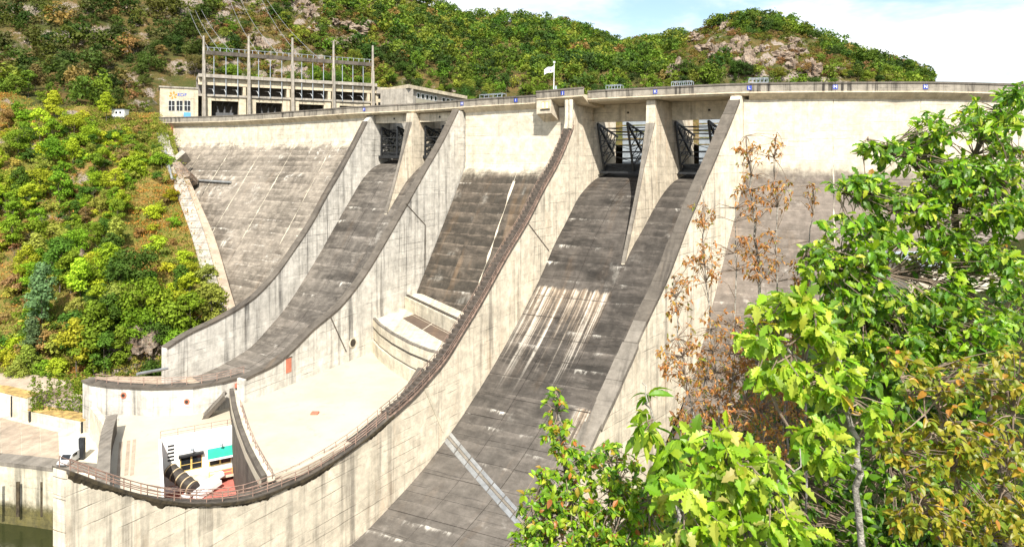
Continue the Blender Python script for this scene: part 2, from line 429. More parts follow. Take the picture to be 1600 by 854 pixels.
def rock_mat():
    m, nt, b = new_mat('pale_rock')
    pos = nd(nt, 'ShaderNodeNewGeometry').outputs['Position']
    n1 = NOISE(nt, pos, .25, 7.0, .7); n2 = NOISE(nt, pos, 1.6, 7.0, .7)
    c = MIX(nt, SM(nt, n1, .38, .62), (.13, .095, .07), (.32, .26, .20))
    c = MIX(nt, MA(nt, 'MULTIPLY', SM(nt, n2, .5, .7), .7), c, (.40, .22, .11))
    c = MIX(nt, MA(nt, 'MULTIPLY', SM(nt, n2, .48, .36), .8), c, (.07, .055, .045))
    nt.links.new(c, b.inputs['Base Color']); b.inputs['Roughness'].default_value = .95
    bp = nd(nt, 'ShaderNodeBump', {'Height': n2, 'Strength': 1.0, 'Distance': .8}); nt.links.new(bp.outputs[0], b.inputs['Normal'])
    return m
M['rock'] = rock_mat()

def leaf_mat(name, src, trans=.35, gloss=.35, rough=.5, var=.35, base=None):
    """src 'object': tint from the object colour; 'attr': tint from the mesh colour attribute; else base"""
    m, nt, b = new_mat(name)
    out = nt.nodes['Material Output']
    if src == 'object': c = nd(nt, 'ShaderNodeObjectInfo').outputs['Color']
    elif src == 'attr': c = nd(nt, 'ShaderNodeAttribute', attribute_name='tint').outputs['Color']
    geo = nd(nt, 'ShaderNodeNewGeometry')
    rnd = geo.outputs['Random Per Island']
    c = MIX(nt, 1.0, c, MIX(nt, rnd, (1 - var,) * 3, (1 + var, 1 + var, 1 + var * .6)), 'MULTIPLY')
    nt.links.new(c, b.inputs['Base Color']); b.inputs['Roughness'].default_value = rough; b.inputs['Specular IOR Level'].default_value = gloss
    tr = nd(nt, 'ShaderNodeBsdfTranslucent', {0: MIX(nt, 1.0, c, (1.25, 1.35, .6), 'MULTIPLY')})
    mx = nd(nt, 'ShaderNodeMixShader', {0: trans, 1: b.outputs[0], 2: tr.outputs[0]})
    nt.links.new(mx.outputs[0], out.inputs[0])
    return m
M['leaf_obj'] = leaf_mat('tree_foliage_object', 'object', .25, .15, .7)
M['leaf_attr'] = leaf_mat('tree_foliage_mass', 'attr', .25, .15, .7, .22)
M['leaf_near_obj'] = leaf_mat('near_leaf_single', 'object', .42, .4, .42, .0)
M['leaf_near'] = leaf_mat('near_leaf', 'attr', .42, .4, .42, .15)
# ------------------------------------------------------------------ dam crest line
CU = [200, 340, 480, 560, 640, 760, 840, 921, 1024, 1170, 1305, 1445, 1600]
CI = [.00394, .00421, .00467, .00497, .00519, .00563, .0059, .0062, .0065, .0069, .00711, .0073, .00735]
CVp = [184, 181, 172, 166, 162, 153, 148, 141.5, 136, 129.6, 128, 127.5, 131]
_ci, _cv = pchip(CU, CI), pchip(CU, CVp)
def crest(u):
    return at(u, _cv(u), 1.0 / _ci(u))
def upstream(u):
    t = crest(u + 3) - crest(u - 3)
    return Vector((-t.y, t.x, 0)).normalized()
def cs(u, t, dz):
    return crest(u) + upstream(u) * t + Vector((0, 0, dz))
def crest_strip(uA, uB, poly, n=4, gap=0.03):
    mb = MB(); g = gap * 1000 * _ci(uA)
    us = np.linspace(uA + g, uB - g, n + 1)
    mb.prism([[cs(u, t, z) for t, z in poly] for u in us])
    return mb

dam = empty('dam', crest(800) - Vector((0, 0, 60)), 'long pale concrete dam wall with stained downstream face and dark parapet along its crest', 'dam')
JOINTS = [203, 262, 318, 361, 410, 458, 516, 569, 645, 722, 806, 845, 918, 1024, 1171, 1305, 1445, 1600, 1760]
for uA, uB in zip(JOINTS[:-1], JOINTS[1:]):
    bay = 569 <= uA < 722 or 918 <= uA < 1171
    if uA == 845:
        dz, t0 = .7, -2.6
    else:
        dz, t0 = 0, 0
    part(crest_strip(uA, uB, [(t0, -2.0+dz), (t0, -.45+dz), (t0+.45, -.45+dz), (t0+.45, -2.0+dz)]), 'parapet', M['parapet'], dam)
    part(crest_strip(uA, uB, [(t0-.16, -.42+dz), (t0-.16, 0+dz), (t0+.62, 0+dz), (t0+.62, -.42+dz)]), 'coping', M['parapet_top'], dam)
    part(crest_strip(uA, uB, [(t0-.14, -2.3+dz), (t0-.14, -2.03+dz), (t0+.5, -2.03+dz), (t0+.5, -2.3+dz)]), 'ledge', M['corbel'], dam)
    if bay:
        pr = [(.08, -2.06), (.08, -2.42), (.5, -2.8), (13, -2.8), (13, -1.1), (.5, -1.1), (.5, -2.06)]
    elif uA == 845:
        pr = [(-2.6, -1.36), (-2.6, -1.75), (1.5, -3.4), (12, -3.6), (12, -1.1), (-2.1, -1.1)]
    else:
        pr = [(.08, -2.06), (.08, -2.42), (1.5, -3.7), (12, -3.7), (12, -1.1), (.5, -1.1), (.5, -2.06)]
    part(crest_strip(uA, uB, pr, gap=0.0), 'corbel', M['corbel'], dam)
    part(crest_strip(uA, uB, [(11.3, -2.0), (11.3, -.1), (11.8, -.1), (11.8, -2.0)]), 'upstream_parapet', M['parapet'], dam)
    part(crest_strip(uA, uB, [(1.0, -1.096), (1.0, -1.09), (11, -1.09), (11, -1.096)], gap=0), 'roadway', M['asphalt'], dam)

def block(uA, uB, d, zv, slope, zbase, mat, nst=3, t0=1.5, d0=None):
    mb = MB(); g = .06 * 1000 * _ci(uA)
    rows = []
    for u in np.linspace(uA + g, uB - g, nst):
        k0 = (u - uA) / (uB - uA) if d0 else 1.0
        dv = (Vector((*(d0 or d), 0)).lerp(Vector((*d, 0)), k0)).normalized()
        top = cs(u, t0, -3.68)
        zt = top.z - CZ
        zs = [zt, lerp(zt, zv, .5), zv + 1.5] + [lerp(zv, zbase, k / 9.0) for k in range(0, 10)]
        fr = []
        for z in zs:
            q = max(0.0, zv + 1.5 - z)
            off = (q * q / 6.0 if q < 3 else q - 1.5) * slope
            p = Vector((top.x, top.y, CZ + z)) + dv * off
            fr.append(p)
        bk = cs(u, t0 + 9, -3.68)
        fr += [Vector((bk.x, bk.y, CZ + zbase)), bk]
        rows.append(fr)
    mb.prism(rows)
    return mb
dA, dB, dC = (-.45, -.89), (-.5, -.866), (-.42, -.907)
for js, d, zv, sl, zb_, mt in (([262, 318, 361, 410, 458, 516, 566], dA, 4.6, .75, -50, 'dam_far'),
                               ([722, 806, 886], dB, -3.0, .70, -42, 'dam_mid'),
                               ([1162, 1305, 1445, 1600, 1760], dC, -6.0, .70, -58, 'dam_near')):
    for a, b_ in zip(js[:-1], js[1:]):
        part(block(a, b_, d, zv, sl, zb_, M[mt], d0=(-.67, -.742) if a == 1162 else None), 'block', M[mt], dam)
def joint_line(u, d, zv, slope, zbot, wd, mat):
    dv = Vector((*d, 0)).normalized(); top = cs(u, 1.5, -4.5); rows = []
    tg = Vector((upstream(u).y, -upstream(u).x, 0))
    for z in np.linspace(top.z - CZ, zbot, 26):
        q = max(0.0, zv + 1.5 - z); off = (q * q / 6.0 if q < 3 else q - 1.5) * slope
        p = Vector((top.x, top.y, CZ + z)) + dv * off; w_ = wd * random.choice((.08, .3, .6, .9, 1.3)); sh = random.uniform(-.1, .1)
        rows.append([p + tg * (sh - w_/2) - dv * .1, p + tg * (sh + w_/2) - dv * .1, p + tg * (sh + w_/2) + dv * .05, p + tg * (sh - w_/2) + dv * .05])
    mb = MB(); mb.prism(rows); part(mb, 'joint_seal', mat, dam)
for u in (318, 361, 410, 458, 516): joint_line(u, dA, 4.6, .75, -26 if u > 380 else -12, .28, M['plain'])
joint_line(806, dB, -3.0, .70, -34, .6, M['plain'])
for u in (1305, 1445): joint_line(u, dC, -6.0, .70, -20, .35, M['plain'])
# wing wall at the far end and mass behind the spillway bays
part(block(206, 262, (-.45, -.89), 6, .05, -2, None, t0=1.2), 'wing_wall', M['plain'], dam)

# ------------------------------------------------------------------ spillway chutes
class Chute:
    def __init__(s, P1, P2, d1, d2, farpk, nearpk, floorpk, tail):
        s.P1, s.P2 = Vector((P1.x, P1.y, 0)), Vector((P2.x, P2.y, 0))
        s.d1, s.d2 = Vector((*d1, 0)).normalized(), Vector((*d2, 0)).normalized()
        def prof(pk, P, d, extra_lo=(), extra_hi=()):
            q = [(o[0], o[1].z - CZ) for o in (onpl(u, v, P, d) for u, v in pk)]
            q = [e for e in extra_lo if e[0] < q[0][0] - .5] + q + list(extra_hi)
            q.sort(); out = [q[0]]
            for e in q[1:]:
                if e[0] - out[-1][0] > 1.0: out.append(e)
            return pchip([e[0] for e in out], [e[1] for e in out]), out
        wd = (s.P2 - s.P1).normalized()
        s.far, s.farq = prof(farpk, s.P1, s.d1)
        s.near, s.nearq = prof(nearpk, s.P2, s.d2)
        s.floor, s.floorq = prof(floorpk, s.P1 + wd * 1.0, s.d1, (), tail)
    def pt(s, t, w, z):
        """t metres down the chute, w 0..1 across, z relative to the camera"""
        p = (s.P1 + s.d1 * t).lerp(s.P2 + s.d2 * t, w)
        return Vector((p.x, p.y, CZ + z))
    def width(s, t): return ((s.P1 + s.d1 * t) - (s.P2 + s.d2 * t)).length
    def onfloor(s, u, v):
        dx, dz = ray(u, v)
        best = None
        for i in range(-100, 700):
            t = i * .15
            A, B = s.P1 + s.d1 * t, s.P2 + s.d2 * t
            den = (B.x - A.x) - dx * (B.y - A.y)
            w = (dx * A.y - A.x) / den
            Y = A.y + (B.y - A.y) * w
            e = abs(dz * Y - s.floor(t))
            if -.1 < w < 1.2 and (best is None or e < best[0]): best = (e, t, w)
        return best[1], best[2]
    def wall(s, w, thick, s0, s1, topf, botf, step=2.5, shift=0.0):
        """solid wall following the chute; shift in metres across"""
        mb = MB(); rows = []
        n = max(2, int((s1 - s0) / step) + 1)
        for t in np.linspace(s0, s1, n):
            W = s.width(t); a, b_ = w + (shift - thick / 2) / W, w + (shift + thick / 2) / W
            zt, zb_ = topf(t), botf(t)
            rows.append([s.pt(t, a, zb_), s.pt(t, b_, zb_), s.pt(t, b_, zt), s.pt(t, a, zt)])
        mb.prism(rows)
        return mb

left = Chute(crest(573), crest(716), (-.48, -.877), (-.48, -.877),
    [(571,189),(552,226),(530,267),(507,306),(485,347),(455,392),(425,433),(391,467),(360,487),(330,503),(290,522),(268,536)],
    [(713,170),(687,222),(661,267),(631,320),(601,372),(567,428),(545,458),(526,480),(484,515),(454,545),(426,568),(395,583)],
    [(614,249),(586,260),(567,279),(549,309),(530,342),(497,400),(442,486),(419,513),(390,543),(344,571),(306,587)], [(70, -49.4), (80, -48.5)])
right = Chute(crest(893), crest(1150), (-.55, -.835), (-.65, -.76),
    [(891,196),(869,249),(842,298),(820,342),(785,400),(760,445),(740,480),(715,520),(690,560),(665,590),(640,617),(600,652),(540,700),(470,743),(400,772),(330,784),(250,780),(170,760),(108,738)],
    [(1150,152),(1128,205),(1100,270),(1068,345),(1035,430),(1000,505),(965,585),(930,660)],
    [(958,267),(931,280),(905,307),(887,342),(864,387),(847,427),(800,520),(760,590),(715,660),(655,740),(600,800),(545,854)], [(90, -61.8), (105, -60.2), (116, -57)])

def build_chute(ch, label, walls_mat, floor_mat, s_up, s_end, far_end, near_end, tip_pk, beam_s, beam_drop, crest_z, rows_step, ncol, near_bottom):
    root = empty('spillway_chute', ch.pt(s_end, .5, ch.floor(s_end) - 2), label, 'spillway')
    deck = crest_z - 2.85
    def topcap(f, s0):
        return lambda t: min(deck, f(t)) if t > s0 else deck
    s_near0 = 0.6
    # bed below the slabs
    mb = MB(); rows = []; uvs = []
    for t in np.linspace(s_up, s_end, 50):
        W = ch.width(t); a, b_ = .5 / W, 1 - .5 / W
        z = ch.floor(t) - .25
        rows.append([ch.pt(t, a, z - 2.6), ch.pt(t, b_, z - 2.6), ch.pt(t, b_, z), ch.pt(t, a, z)])
        uvs.append([(0, t), (W, t), (W, t), (0, t)])
    mb.prism(rows, uvs)
    part(mb, 'chute_bed', floor_mat, root)
    # floor slabs, one by one
    edges = list(np.arange(s_up, s_end + .01, rows_step))
    for i in range(len(edges) - 1):
        for c in range(ncol):
            mb = MB(); rws = []; uvs = []
            dz = random.uniform(-.05, .05)
            for t in np.linspace(edges[i] + .05, edges[i + 1] - .05, 4):
                W = ch.width(t); lo, hi = .95 / W, 1 - .95 / W
                a = lerp(lo, hi, c / ncol) + .05 / W; b_ = lerp(lo, hi, (c + 1) / ncol) - .05 / W
                z = ch.floor(t) + dz
                rws.append([ch.pt(t, a, z - .5), ch.pt(t, b_, z - .5), ch.pt(t, b_, z), ch.pt(t, a, z)])
                uvs.append([(a * W, t), (b_ * W, t), (b_ * W, t), (a * W, t)])
            mb.prism(rws, uvs)
            part(mb, 'slab', floor_mat, root)
    # side walls with darker coping
    fbot = lambda t: ch.floor(t) - 3
    part(ch.wall(0, 2.0, s_up - 4, far_end, topcap(ch.far, .3), fbot), 'side_wall', walls_mat, root)
    part(ch.wall(1, 2.0, s_up - 4, near_end, topcap(ch.near, s_near0), near_bottom), 'side_wall', walls_mat, root)
    # centre pier, its nose falling to a point on the floor
    Pm = (ch.P1 + ch.P2) / 2; dm = ((ch.d1 + ch.d2) / 2).normalized()
    q = [(o[0], o[1].z - CZ) for o in (onpl(u, v, Pm, dm) for u, v in tip_pk)]
    q.sort()
    sf = ch.onfloor(*tip_pk[-1])[0]
    q = [q[0], (lerp(q[0][0], sf, .5), lerp(q[0][1], ch.floor(sf), .5) - .8), (sf, ch.floor(sf) + .2)]
    nose = pchip([e[0] for e in q], [e[1] for e in q])
    s_tip = q[-1][0]
    mb = MB(); rows = []
    for t in list(np.linspace(s_up - 4, q[0][0], 4)) + list(np.linspace(q[0][0] + .4, s_tip, 14)):
        W = ch.width(t)
        k = max(0.0, (t - q[0][0]) / (s_tip - q[0][0]))
        th_t = lerp(2.2, .8, min(1, k * 3)); th_b = lerp(3.4, .9, k)
        zt = deck if t <= q[0][0] else max(nose(t), ch.floor(t) + .12); zb_ = ch.floor(t) - 2
        rows.append([ch.pt(t, .5 - th_b/2/W, zb_), ch.pt(t, .5 + th_b/2/W, zb_), ch.pt(t, .5 + th_t/2/W, zt), ch.pt(t, .5 - th_t/2/W, zt)])
    mb.prism(rows)
    part(mb, 'centre_pier', M['pier'], root)
    for i in range(10):
        mb = MB(); rows = []
        for t in (lerp(q[0][0] + .2, s_tip, i / 10) + .02, lerp(q[0][0] + .2, s_tip, (i + 1) / 10) - .02):
            W = ch.width(t); k = max(0.0, (t - q[0][0]) / (s_tip - q[0][0])); th = lerp(2.2, .8, min(1, k * 3)) + .12
            zt = max(nose(t), ch.floor(t) + .12)
            rows.append([ch.pt(t, .5 - th/2/W, zt - .5), ch.pt(t, .5 + th/2/W, zt - .5), ch.pt(t, .5 + th/2/W, zt + .1), ch.pt(t, .5 - th/2/W, zt + .1)])
        mb.prism(rows); part(mb, 'pier_coping', M['coping_stone'], root)
    # bridge beams
    for a, b_ in ((0, .5), (.5, 1)):
        W = ch.width(beam_s); a += 1.0 / W + .001; b_ -= 1.0 / W + .001
        mb = MB()
        t0, t1 = beam_s, beam_s - 1.2
        mb.prism([[ch.pt(t, w_, z) for t, z in ((t0, deck - .004), (t1, deck - .004), (t1, crest_z - beam_drop), (t0, crest_z - beam_drop))] for w_ in (a, b_)])
        bo = part(mb, 'bridge_beam', M['beam'], root)
        mb = MB(); c = ch.pt(t0 + .03, (a + b_) / 2, crest_z - beam_drop * .5 - 1.4)
        mb.box(c, (.5, .5, .5)); subpart(mb, 'drain_hole', M['black_pipe'], bo)
    return root, deck
far_l = left.far
rootL, deckL = build_chute(left, 'narrower far spillway chute with grey curved side walls beside the wooded slope', M['grey_wall'], M['floor_far'], -13, 66, 66, 73,
    [(640,186),(633,208),(620,249),(607,292),(594,335)], -3.0, 5.4, 15.9, 4.6, 4, lambda t: min(left.floor(t) - 10, -50))
rootR, deckR = build_chute(right, 'wide near spillway chute with dark streaked floor and warm pale side wall', M['wall_warm'], M['floor_near'], -21, 112, 115, 76,
    [(1017,187),(1006,222),(994,258),(982,302),(971,347),(956,411)], -11.0, 7.4, 16.7, 4.2, 4, lambda t: right.floor(t) - 9)

def coping_run(ch, w, f, s0, s1, root, mat, wd=2.1, th=.35, seg=4.2, name='coping_slab', jag=0.0, shift=0.0):
    t = s0
    while t < s1 - .5:
        ln = seg * random.uniform(.8, 1.2) if jag else seg
        e = min(t + ln, s1); mb = MB(); rows = []
        jl, jr, jz = (random.uniform(-jag, jag) for _ in range(3))
        for k in np.linspace(t + .05, e - .05, 3):
            W = ch.width(k); z = f(k) + .02 + jz * .4
            a, b_ = w + (shift - wd/2 + jl) / W, w + (shift + wd/2 + jr) / W
            rows.append([ch.pt(k, a, z - .3), ch.pt(k, b_, z - .3), ch.pt(k, b_, z + th), ch.pt(k, a, z + th)])
        mb.prism(rows); part(mb, name, mat, root)
        t = e
coping_run(left, 0, left.far, .8, 66, rootL, M['coping_dark'], 2.15, .25)
coping_run(left, 1, left.near, 1.2, 73, rootL, M['coping_dark'], 2.15, .25)
coping_run(right, 1, right.near, 1.0, 44, rootR, M['coping_dark'], 2.5, .4, 4.0, 'coping_slab', .06)
coping_run(right, 1, right.near, 44, 77, rootR, M['coping_stone'], 2.5, .6, 3.0, 'coping_stone', .3)

# expansion joint cover across the near chute and its strip up the wall
s0, w0 = right.onfloor(693, 680); s1, w1 = right.onfloor(812, 812)
w2 = .97; s2 = lerp(s0, s1, (w2 - w0) / (w1 - w0))
for off, wd, mt, hz in ((-.55, .6, 'galv', .12), (.1, .4, 'coping_stone', .2), (.75, .8, 'galv', .12)):
    n = 9
    for k in range(n):
        mb = MB(); rows = []
        for q in (k / n + .004, (k + 1) / n - .004):
            w_ = lerp(.028, w2, q); t = lerp(s0, s2, (w_ - .028) / (w2 - .028)) + off
            rows.append([right.pt(t - wd/2, w_, right.floor(t - wd/2) - .3), right.pt(t + wd/2, w_, right.floor(t + wd/2) - .3),
                         right.pt(t + wd/2, w_, right.floor(t + wd/2) + hz), right.pt(t - wd/2, w_, right.floor(t - wd/2) + hz)])
        mb.prism(rows); part(mb, 'joint_plate', M[mt], rootR)
wallP = right.P1 + (right.P2 - right.P1).normalized() * 1.03
def on_wall(u, v): return onpl(u, v, wallP, right.d1)[1]
mb = MB(); mb.bar(on_wall(693, 674), on_wall(664, 606), .5, .18, Vector((.8, -.5, 0))); part(mb, 'joint_strip', M['plain'], rootR)
mb = MB(); mb.bar(on_wall(858, 392), on_wall(826, 350), .22, .12, Vector((.8, -.5, 0))); part(mb, 'joint_strip', M['coping_dark'], rootR)
wallPL = left.P2 + (left.P2 - left.P1).normalized() * 1.03
def on_wall_left(u, v): return onpl(u, v, wallPL, left.d2)[1]
for a, b_ in (((634, 318), (665, 352)), ((665, 352), (664, 418)), ((516, 494), (541, 549))):
    mb = MB(); mb.bar(on_wall_left(*a), on_wall_left(*b_), .26, .12, Vector((.8, -.5, 0))); part(mb, 'joint_strip', M['coping_dark'], rootL)

# ------------------------------------------------------------------ radial gates
def radial_gate(ch, w0, w1, st, zt, rad, zlo, zhi, label):
    W = ch.width(st)
    root = empty('radial_gate', ch.pt(st - rad * .8, (w0 + w1) / 2, zlo), label, 'sluice gate', 'radial gates in the spillway bays')
    def arc(z): return st - math.sqrt(max(0.01, rad * rad - (z - zt) ** 2))
    a, b_ = w0 + 1.3 / W, w1 - 1.3 / W
    zs = np.linspace(zlo, zhi, 8)
    mb = MB()
    rows = [[ch.pt(arc(z), a, z), ch.pt(arc(z), b_, z), ch.pt(arc(z) - .25, b_, z), ch.pt(arc(z) - .25, a, z)] for z in zs]
    mb.prism(rows); skin = part(mb, 'skin_plate', M['steel_dark'], root)
    for z in zs[1:]:
        mb = MB(); mb.bar(ch.pt(arc(z) + .35, a, z), ch.pt(arc(z) + .35, b_, z), .5, .3); subpart(mb, 'rib', M['steel_dark'], skin)
    for wa in (a + .9 / W, lerp(a, b_, .5), b_ - .9 / W):
        tr = ch.pt(st, wa, zt)
        ends = [ch.pt(arc(z) + .3, wa, z) for z in (zlo + .5, lerp(zlo, zt, .38), lerp(zlo, zt, .76))]
        for e in ends:
            mb = MB(); mb.bar(tr, e, .5, .42); part(mb, 'arm', M['steel_dark'], root)
        for k in (.3, .5, .7, .88):
            for p, q in ((0, 1), (1, 2)):
                mb = MB(); mb.bar(tr.lerp(ends[p], k), tr.lerp(ends[q], k), .2); part(mb, 'brace', M['steel_dark'], root)
                mb = MB(); mb.bar(tr.lerp(ends[p], k), tr.lerp(ends[q], min(1, k + .18)), .16); part(mb, 'brace', M['steel_dark'], root)
    for k in (.35, .6, .85):
        for z in (zlo + .5, lerp(zlo, zt, .76)):
            p = ch.pt(st, a + .9/W, zt).lerp(ch.pt(arc(z), a + .9/W, z), k); q = ch.pt(st, b_ - .9/W, zt).lerp(ch.pt(arc(z), b_ - .9/W, z), k)
            mb = MB(); mb.bar(p, q, .28); part(mb, 'cross_beam', M['steel_dark'], root)
            r_ = ch.pt(st, lerp(a, b_, .5), zt).lerp(ch.pt(arc(z), lerp(a, b_, .5), z), min(1, k + .2))
            mb = MB(); mb.bar(p, r_, .16); part(mb, 'brace', M['steel_dark'], root)
            mb = MB(); mb.bar(q, r_, .16); part(mb, 'brace', M['steel_dark'], root)
    # light slatted stop-log rack upstream
    for c in (.25, .75):
        w_ = lerp(a, b_, c)
        for k in range(7):
            z = zlo + 3 + k * 1.9
            mb = MB(); mb.box(ch.pt(st - rad - 4, w_, z), ((b_ - a) * W * .47, .4, 1.5), (ch.pt(0, 1, 0) .__sub__(ch.pt(0, 0, 0)).normalized(), ch.d1, Vector((0, 0, 1))))
            part(mb, 'stop_log', M['steel_grey'], root)
radial_gate(left, 0, .5, -4.5, 9.3, 9.0, -.6, 1.4, 'dark steel lattice gate in the leftmost bay of the far chute')
radial_gate(left, .5, 1, -4.5, 9.3, 9.0, -.6, 1.4, 'dark steel lattice gate in the right bay of the far chute, mostly hidden')
radial_gate(right, 0, .5, -10.5, 8.9, 13.5, -4.4, -2.0, 'dark steel lattice gate in the left bay of the near chute')
radial_gate(right, .5, 1, -10.5, 8.9, 13.5, -4.4, -2.0, 'dark steel lattice gate in the rightmost bay, beside the thick coping')
# ------------------------------------------------------------------ terrain
from mathutils import noise as mnoise
def fbm(p, sc_, oct_=4): return mnoise.fractal(Vector(p) * sc_, 1.0, 2.0, oct_, noise_basis='PERLIN_ORIGINAL')
def sheet(name, rows, mat, smooth=True):
    mb = bpy.data.meshes.new(name)
    R_, C_ = len(rows), len(rows[0])
    v = [tuple(p) for r in rows for p in r]
    f = [(i*C_+j, i*C_+j+1, (i+1)*C_+j+1, (i+1)*C_+j) for i in range(R_-1) for j in range(C_-1)]
    mb.from_pydata(v, [], f); mb.materials.append(mat)
    if smooth: mb.polygons.foreach_set('use_smooth', [True]*len(f))
    o = bpy.data.objects.new(name, mb); sc.collection.objects.link(o)
    o['kind'] = 'structure'
    return o
g = 4000
sheet('ground', [[(-g, -g, -6), (g, -g, -6)], [(-g, g, -6), (g, g, -6)]], M['hill'])
sheet('river', [[(-400, -300, 0), (60, -300, 0)], [(-400, 135, 0), (60, 135, 0)]], M['water'])
sheet('reservoir', [[(-60, 215, CZ + 4), (1500, 215, CZ + 4)], [(-60, 1500, CZ + 4), (1500, 1500, CZ + 4)]], M['water'])

# far bank below the road: control rows (photo row, depth at far left, depth at the abutment, right limit)
LV = [(760, 126, 158, 330, -14), (645, 129, 157, 330, 0), (600, 138, 157, 330, 0), (540, 150, 161, 332, 0), (460, 168, 177, 338, 0), (370, 190, 199, 318, 0),
      (283, 210, 221, 290, 0), (230, 228, 234, 276, 0), (205, 238, 241, 268, 0), (184, 248, 247, 246, 0), (178, 262, 258, 250, 0)]
fYl = pchip(range(len(LV)), [r[1] for r in LV]); fYr = pchip(range(len(LV)), [r[2] for r in LV])
fV = pchip(range(len(LV)), [r[0] for r in LV]); fU = pchip(range(len(LV)), [r[3] for r in LV])
def slope_pt(q, a, rough=1.0):
    """q 0..10 up the bank, a 0..1 from far left to the dam"""
    uR = fU(q); u = lerp(-420, uR, a); Y = lerp(fYl(q), fYr(q), a ** 1.5)
    v = fV(q) - (1 - a) ** 1.3 * 26 * (q / 10.0) * 3.0
    p = at(u, v, Y)
    if q < 1: p.z -= (1 - q) * 14
    if rough:
        e = min(1.0, (1 - a) * 6) * min(1, max(0, (q - .8)))
        p.z += (fbm(p, .045) * 4.5 + abs(fbm(p, .13)) * 2.4) * e * rough
        p.y += fbm(p + Vector((50, 0, 0)), .10) * 2.5 * e
    return p
rows = [[slope_pt(q, a) for a in np.linspace(0, 1, 150)] for q in np.linspace(0, 10, 150)]
sheet('far_bank_hillside', rows, M['slope'])

# hills behind: columns (photo column, near depth, near height, shoulder depth, shoulder row, ridge depth, ridge row)
HC = [(-700, 240, 12, 300, 90, 560, -260), (0, 243, 15, 300, 92, 520, -190), (100, 246, 14, 300, 110, 520, -170), (200, 262, 13.6, 310, 138, 520, -150), (300, 296, 13.5, 325, 128, 520, -120),
      (400, 318, 13, 350, 120, 540, -90), (500, 330, 11, 360, 122, 560, -60), (600, 335, 8, 372, 126, 580, -22), (690, 340, 5, 385, 128, 600, 18),
      (740, 345, 5, 395, 128, 640, 30), (800, 350, 4, 410, 130, 680, 34), (870, 350, 2, 420, 128, 720, 42), (930, 350, 2, 430, 126, 760, 63),
      (975, 350, 2, 430, 124, 780, 73), (1020, 350, 2, 420, 120, 740, 70), (1060, 350, 2, 410, 118, 680, 61), (1100, 350, 2, 400, 115, 640, 49),
      (1150, 350, 2, 395, 112, 610, 38), (1190, 350, 2, 390, 110, 600, 31), (1230, 350, 2, 390, 112, 600, 41), (1260, 350, 2, 395, 116, 605, 57),
      (1300, 350, 2, 400, 120, 615, 74), (1350, 350, 2, 405, 124, 630, 95), (1400, 350, 2, 410, 128, 650, 115), (1440, 350, 2, 412, 140, 670, 134), (1520, 350, 0, 420, 160, 700, 160), (1900, 350, -2, 430, 200, 700, 215)]
hf = [pchip([h[0] for h in HC], [h[k] for h in HC]) for k in range(1, 7)]
def rockiness(u, v):
    r = 0.0
    for cu, cv_, ru, rv, k in ((1215, 88, 75, 34, 1.0), (1120, 72, 60, 26, .85), (1080, 100, 50, 22, .6), (1295, 108, 50, 18, .7), (480, 28, 34, 24, 1.0), (550, 42, 40, 12, 1.0),
                           (420, 75, 50, 40, .8), (545, 68, 46, 14, .8), (380, 20, 50, 26, .6), (440, 110, 90, 22, .8), (230, 160, 60, 26, .7), (510, 100, 40, 16, .7), (1350, 112, 30, 10, .6)):
        d = ((u - cu) / ru) ** 2 + ((v - cv_) / rv) ** 2
        r = max(r, k * max(0.0, 1.25 - d))
    return min(1.0, r)
def hill_pt(u, t, rough=1.0):
    Y0, z0, Y1, v1, Y2, v2 = (f(u) for f in hf)
    z1 = (VH - v1) / F * Y1; z2 = (VH - v2) / F * Y2
    if t < .25: k = t / .25; Y, z = lerp(Y0, Y1, k), lerp(z0, z1, k)
    elif t <= 1: k = (t - .25) / .75; Y, z = lerp(Y1, Y2, k), z1 + (z2 - z1) * (k * 1.12 - .12 * k * k)
    else: k = (t - 1) / .3; Y, z = Y2 + k * 300, z2 - k * k * 160 - k * 20
    p = Vector(((u - 800) / F * Y, Y, CZ + z))
    if rough and t > .08:
        e = min(1, (t - .08) * 5)
        p.z += (fbm(p, .02) * 7 + fbm(p, .07) * 2.5) * e * rough * (0.4 if t > .92 else 1)
        v = VH - (p.z - CZ) / Y * F
        rk = rockiness(u, v)
        if rk > 0:
            p.z += (mnoise.turbulence(p * .09, 4, True) - .5) * 11 * rk
    return p
rows = [[hill_pt(u, t) for u in np.linspace(-700, 1900, 420)] for t in list(np.linspace(0, 1, 130)) + [1.08, 1.2, 1.3]]
sheet('wooded_hills', rows, M['hill'])

# near bank under the camera
NB = [(560, [(4, 2300), (20, 1500), (60, 1180), (100, 960), (120, 900)]), (780, [(4, 1900), (20, 1300), (60, 1000), (90, 900), (120, 830)]), (900, [(4, 1800), (20, 1200), (60, 960), (90, 880), (125, 820)]),
      (1000, [(4, 1700), (20, 1100), (60, 900), (95, 820), (128, 760)]), (1150, [(4, 1600), (20, 900), (60, 730), (100, 660), (130, 620)]), (1350, [(4, 1450), (20, 700), (60, 520), (100, 460), (132, 430)]),
      (1600, [(4, 1300), (20, 600), (60, 440), (100, 400), (134, 370)]), (2200, [(4, 1200), (20, 450), (60, 330), (100, 280), (134, 240)])]
def bank_pt(u, k):
    us = [n[0] for n in NB]
    Ys = [pchip(us, [n[1][i][0] for n in NB])(u) for i in range(5)]
    vs_ = [pchip(us, [n[1][i][1] for n in NB])(u) for i in range(5)]
    zs = [(VH - v) / F * Y for v, Y in zip(vs_, Ys)]
    fy, fz = pchip(range(5), Ys), pchip(range(5), zs)
    p = Vector(((u - 800) / F * fy(k), fy(k), CZ + fz(k)))
    p.z += fbm(p, .15) * .5
    return p
rows = [[(p.x, -60, p.z - 2) for p in (bank_pt(u, 0) for u in np.linspace(560, 2200, 60))]] + [[bank_pt(u, k) for u in np.linspace(560, 2200, 60)] for k in np.linspace(0, 4, 50)]
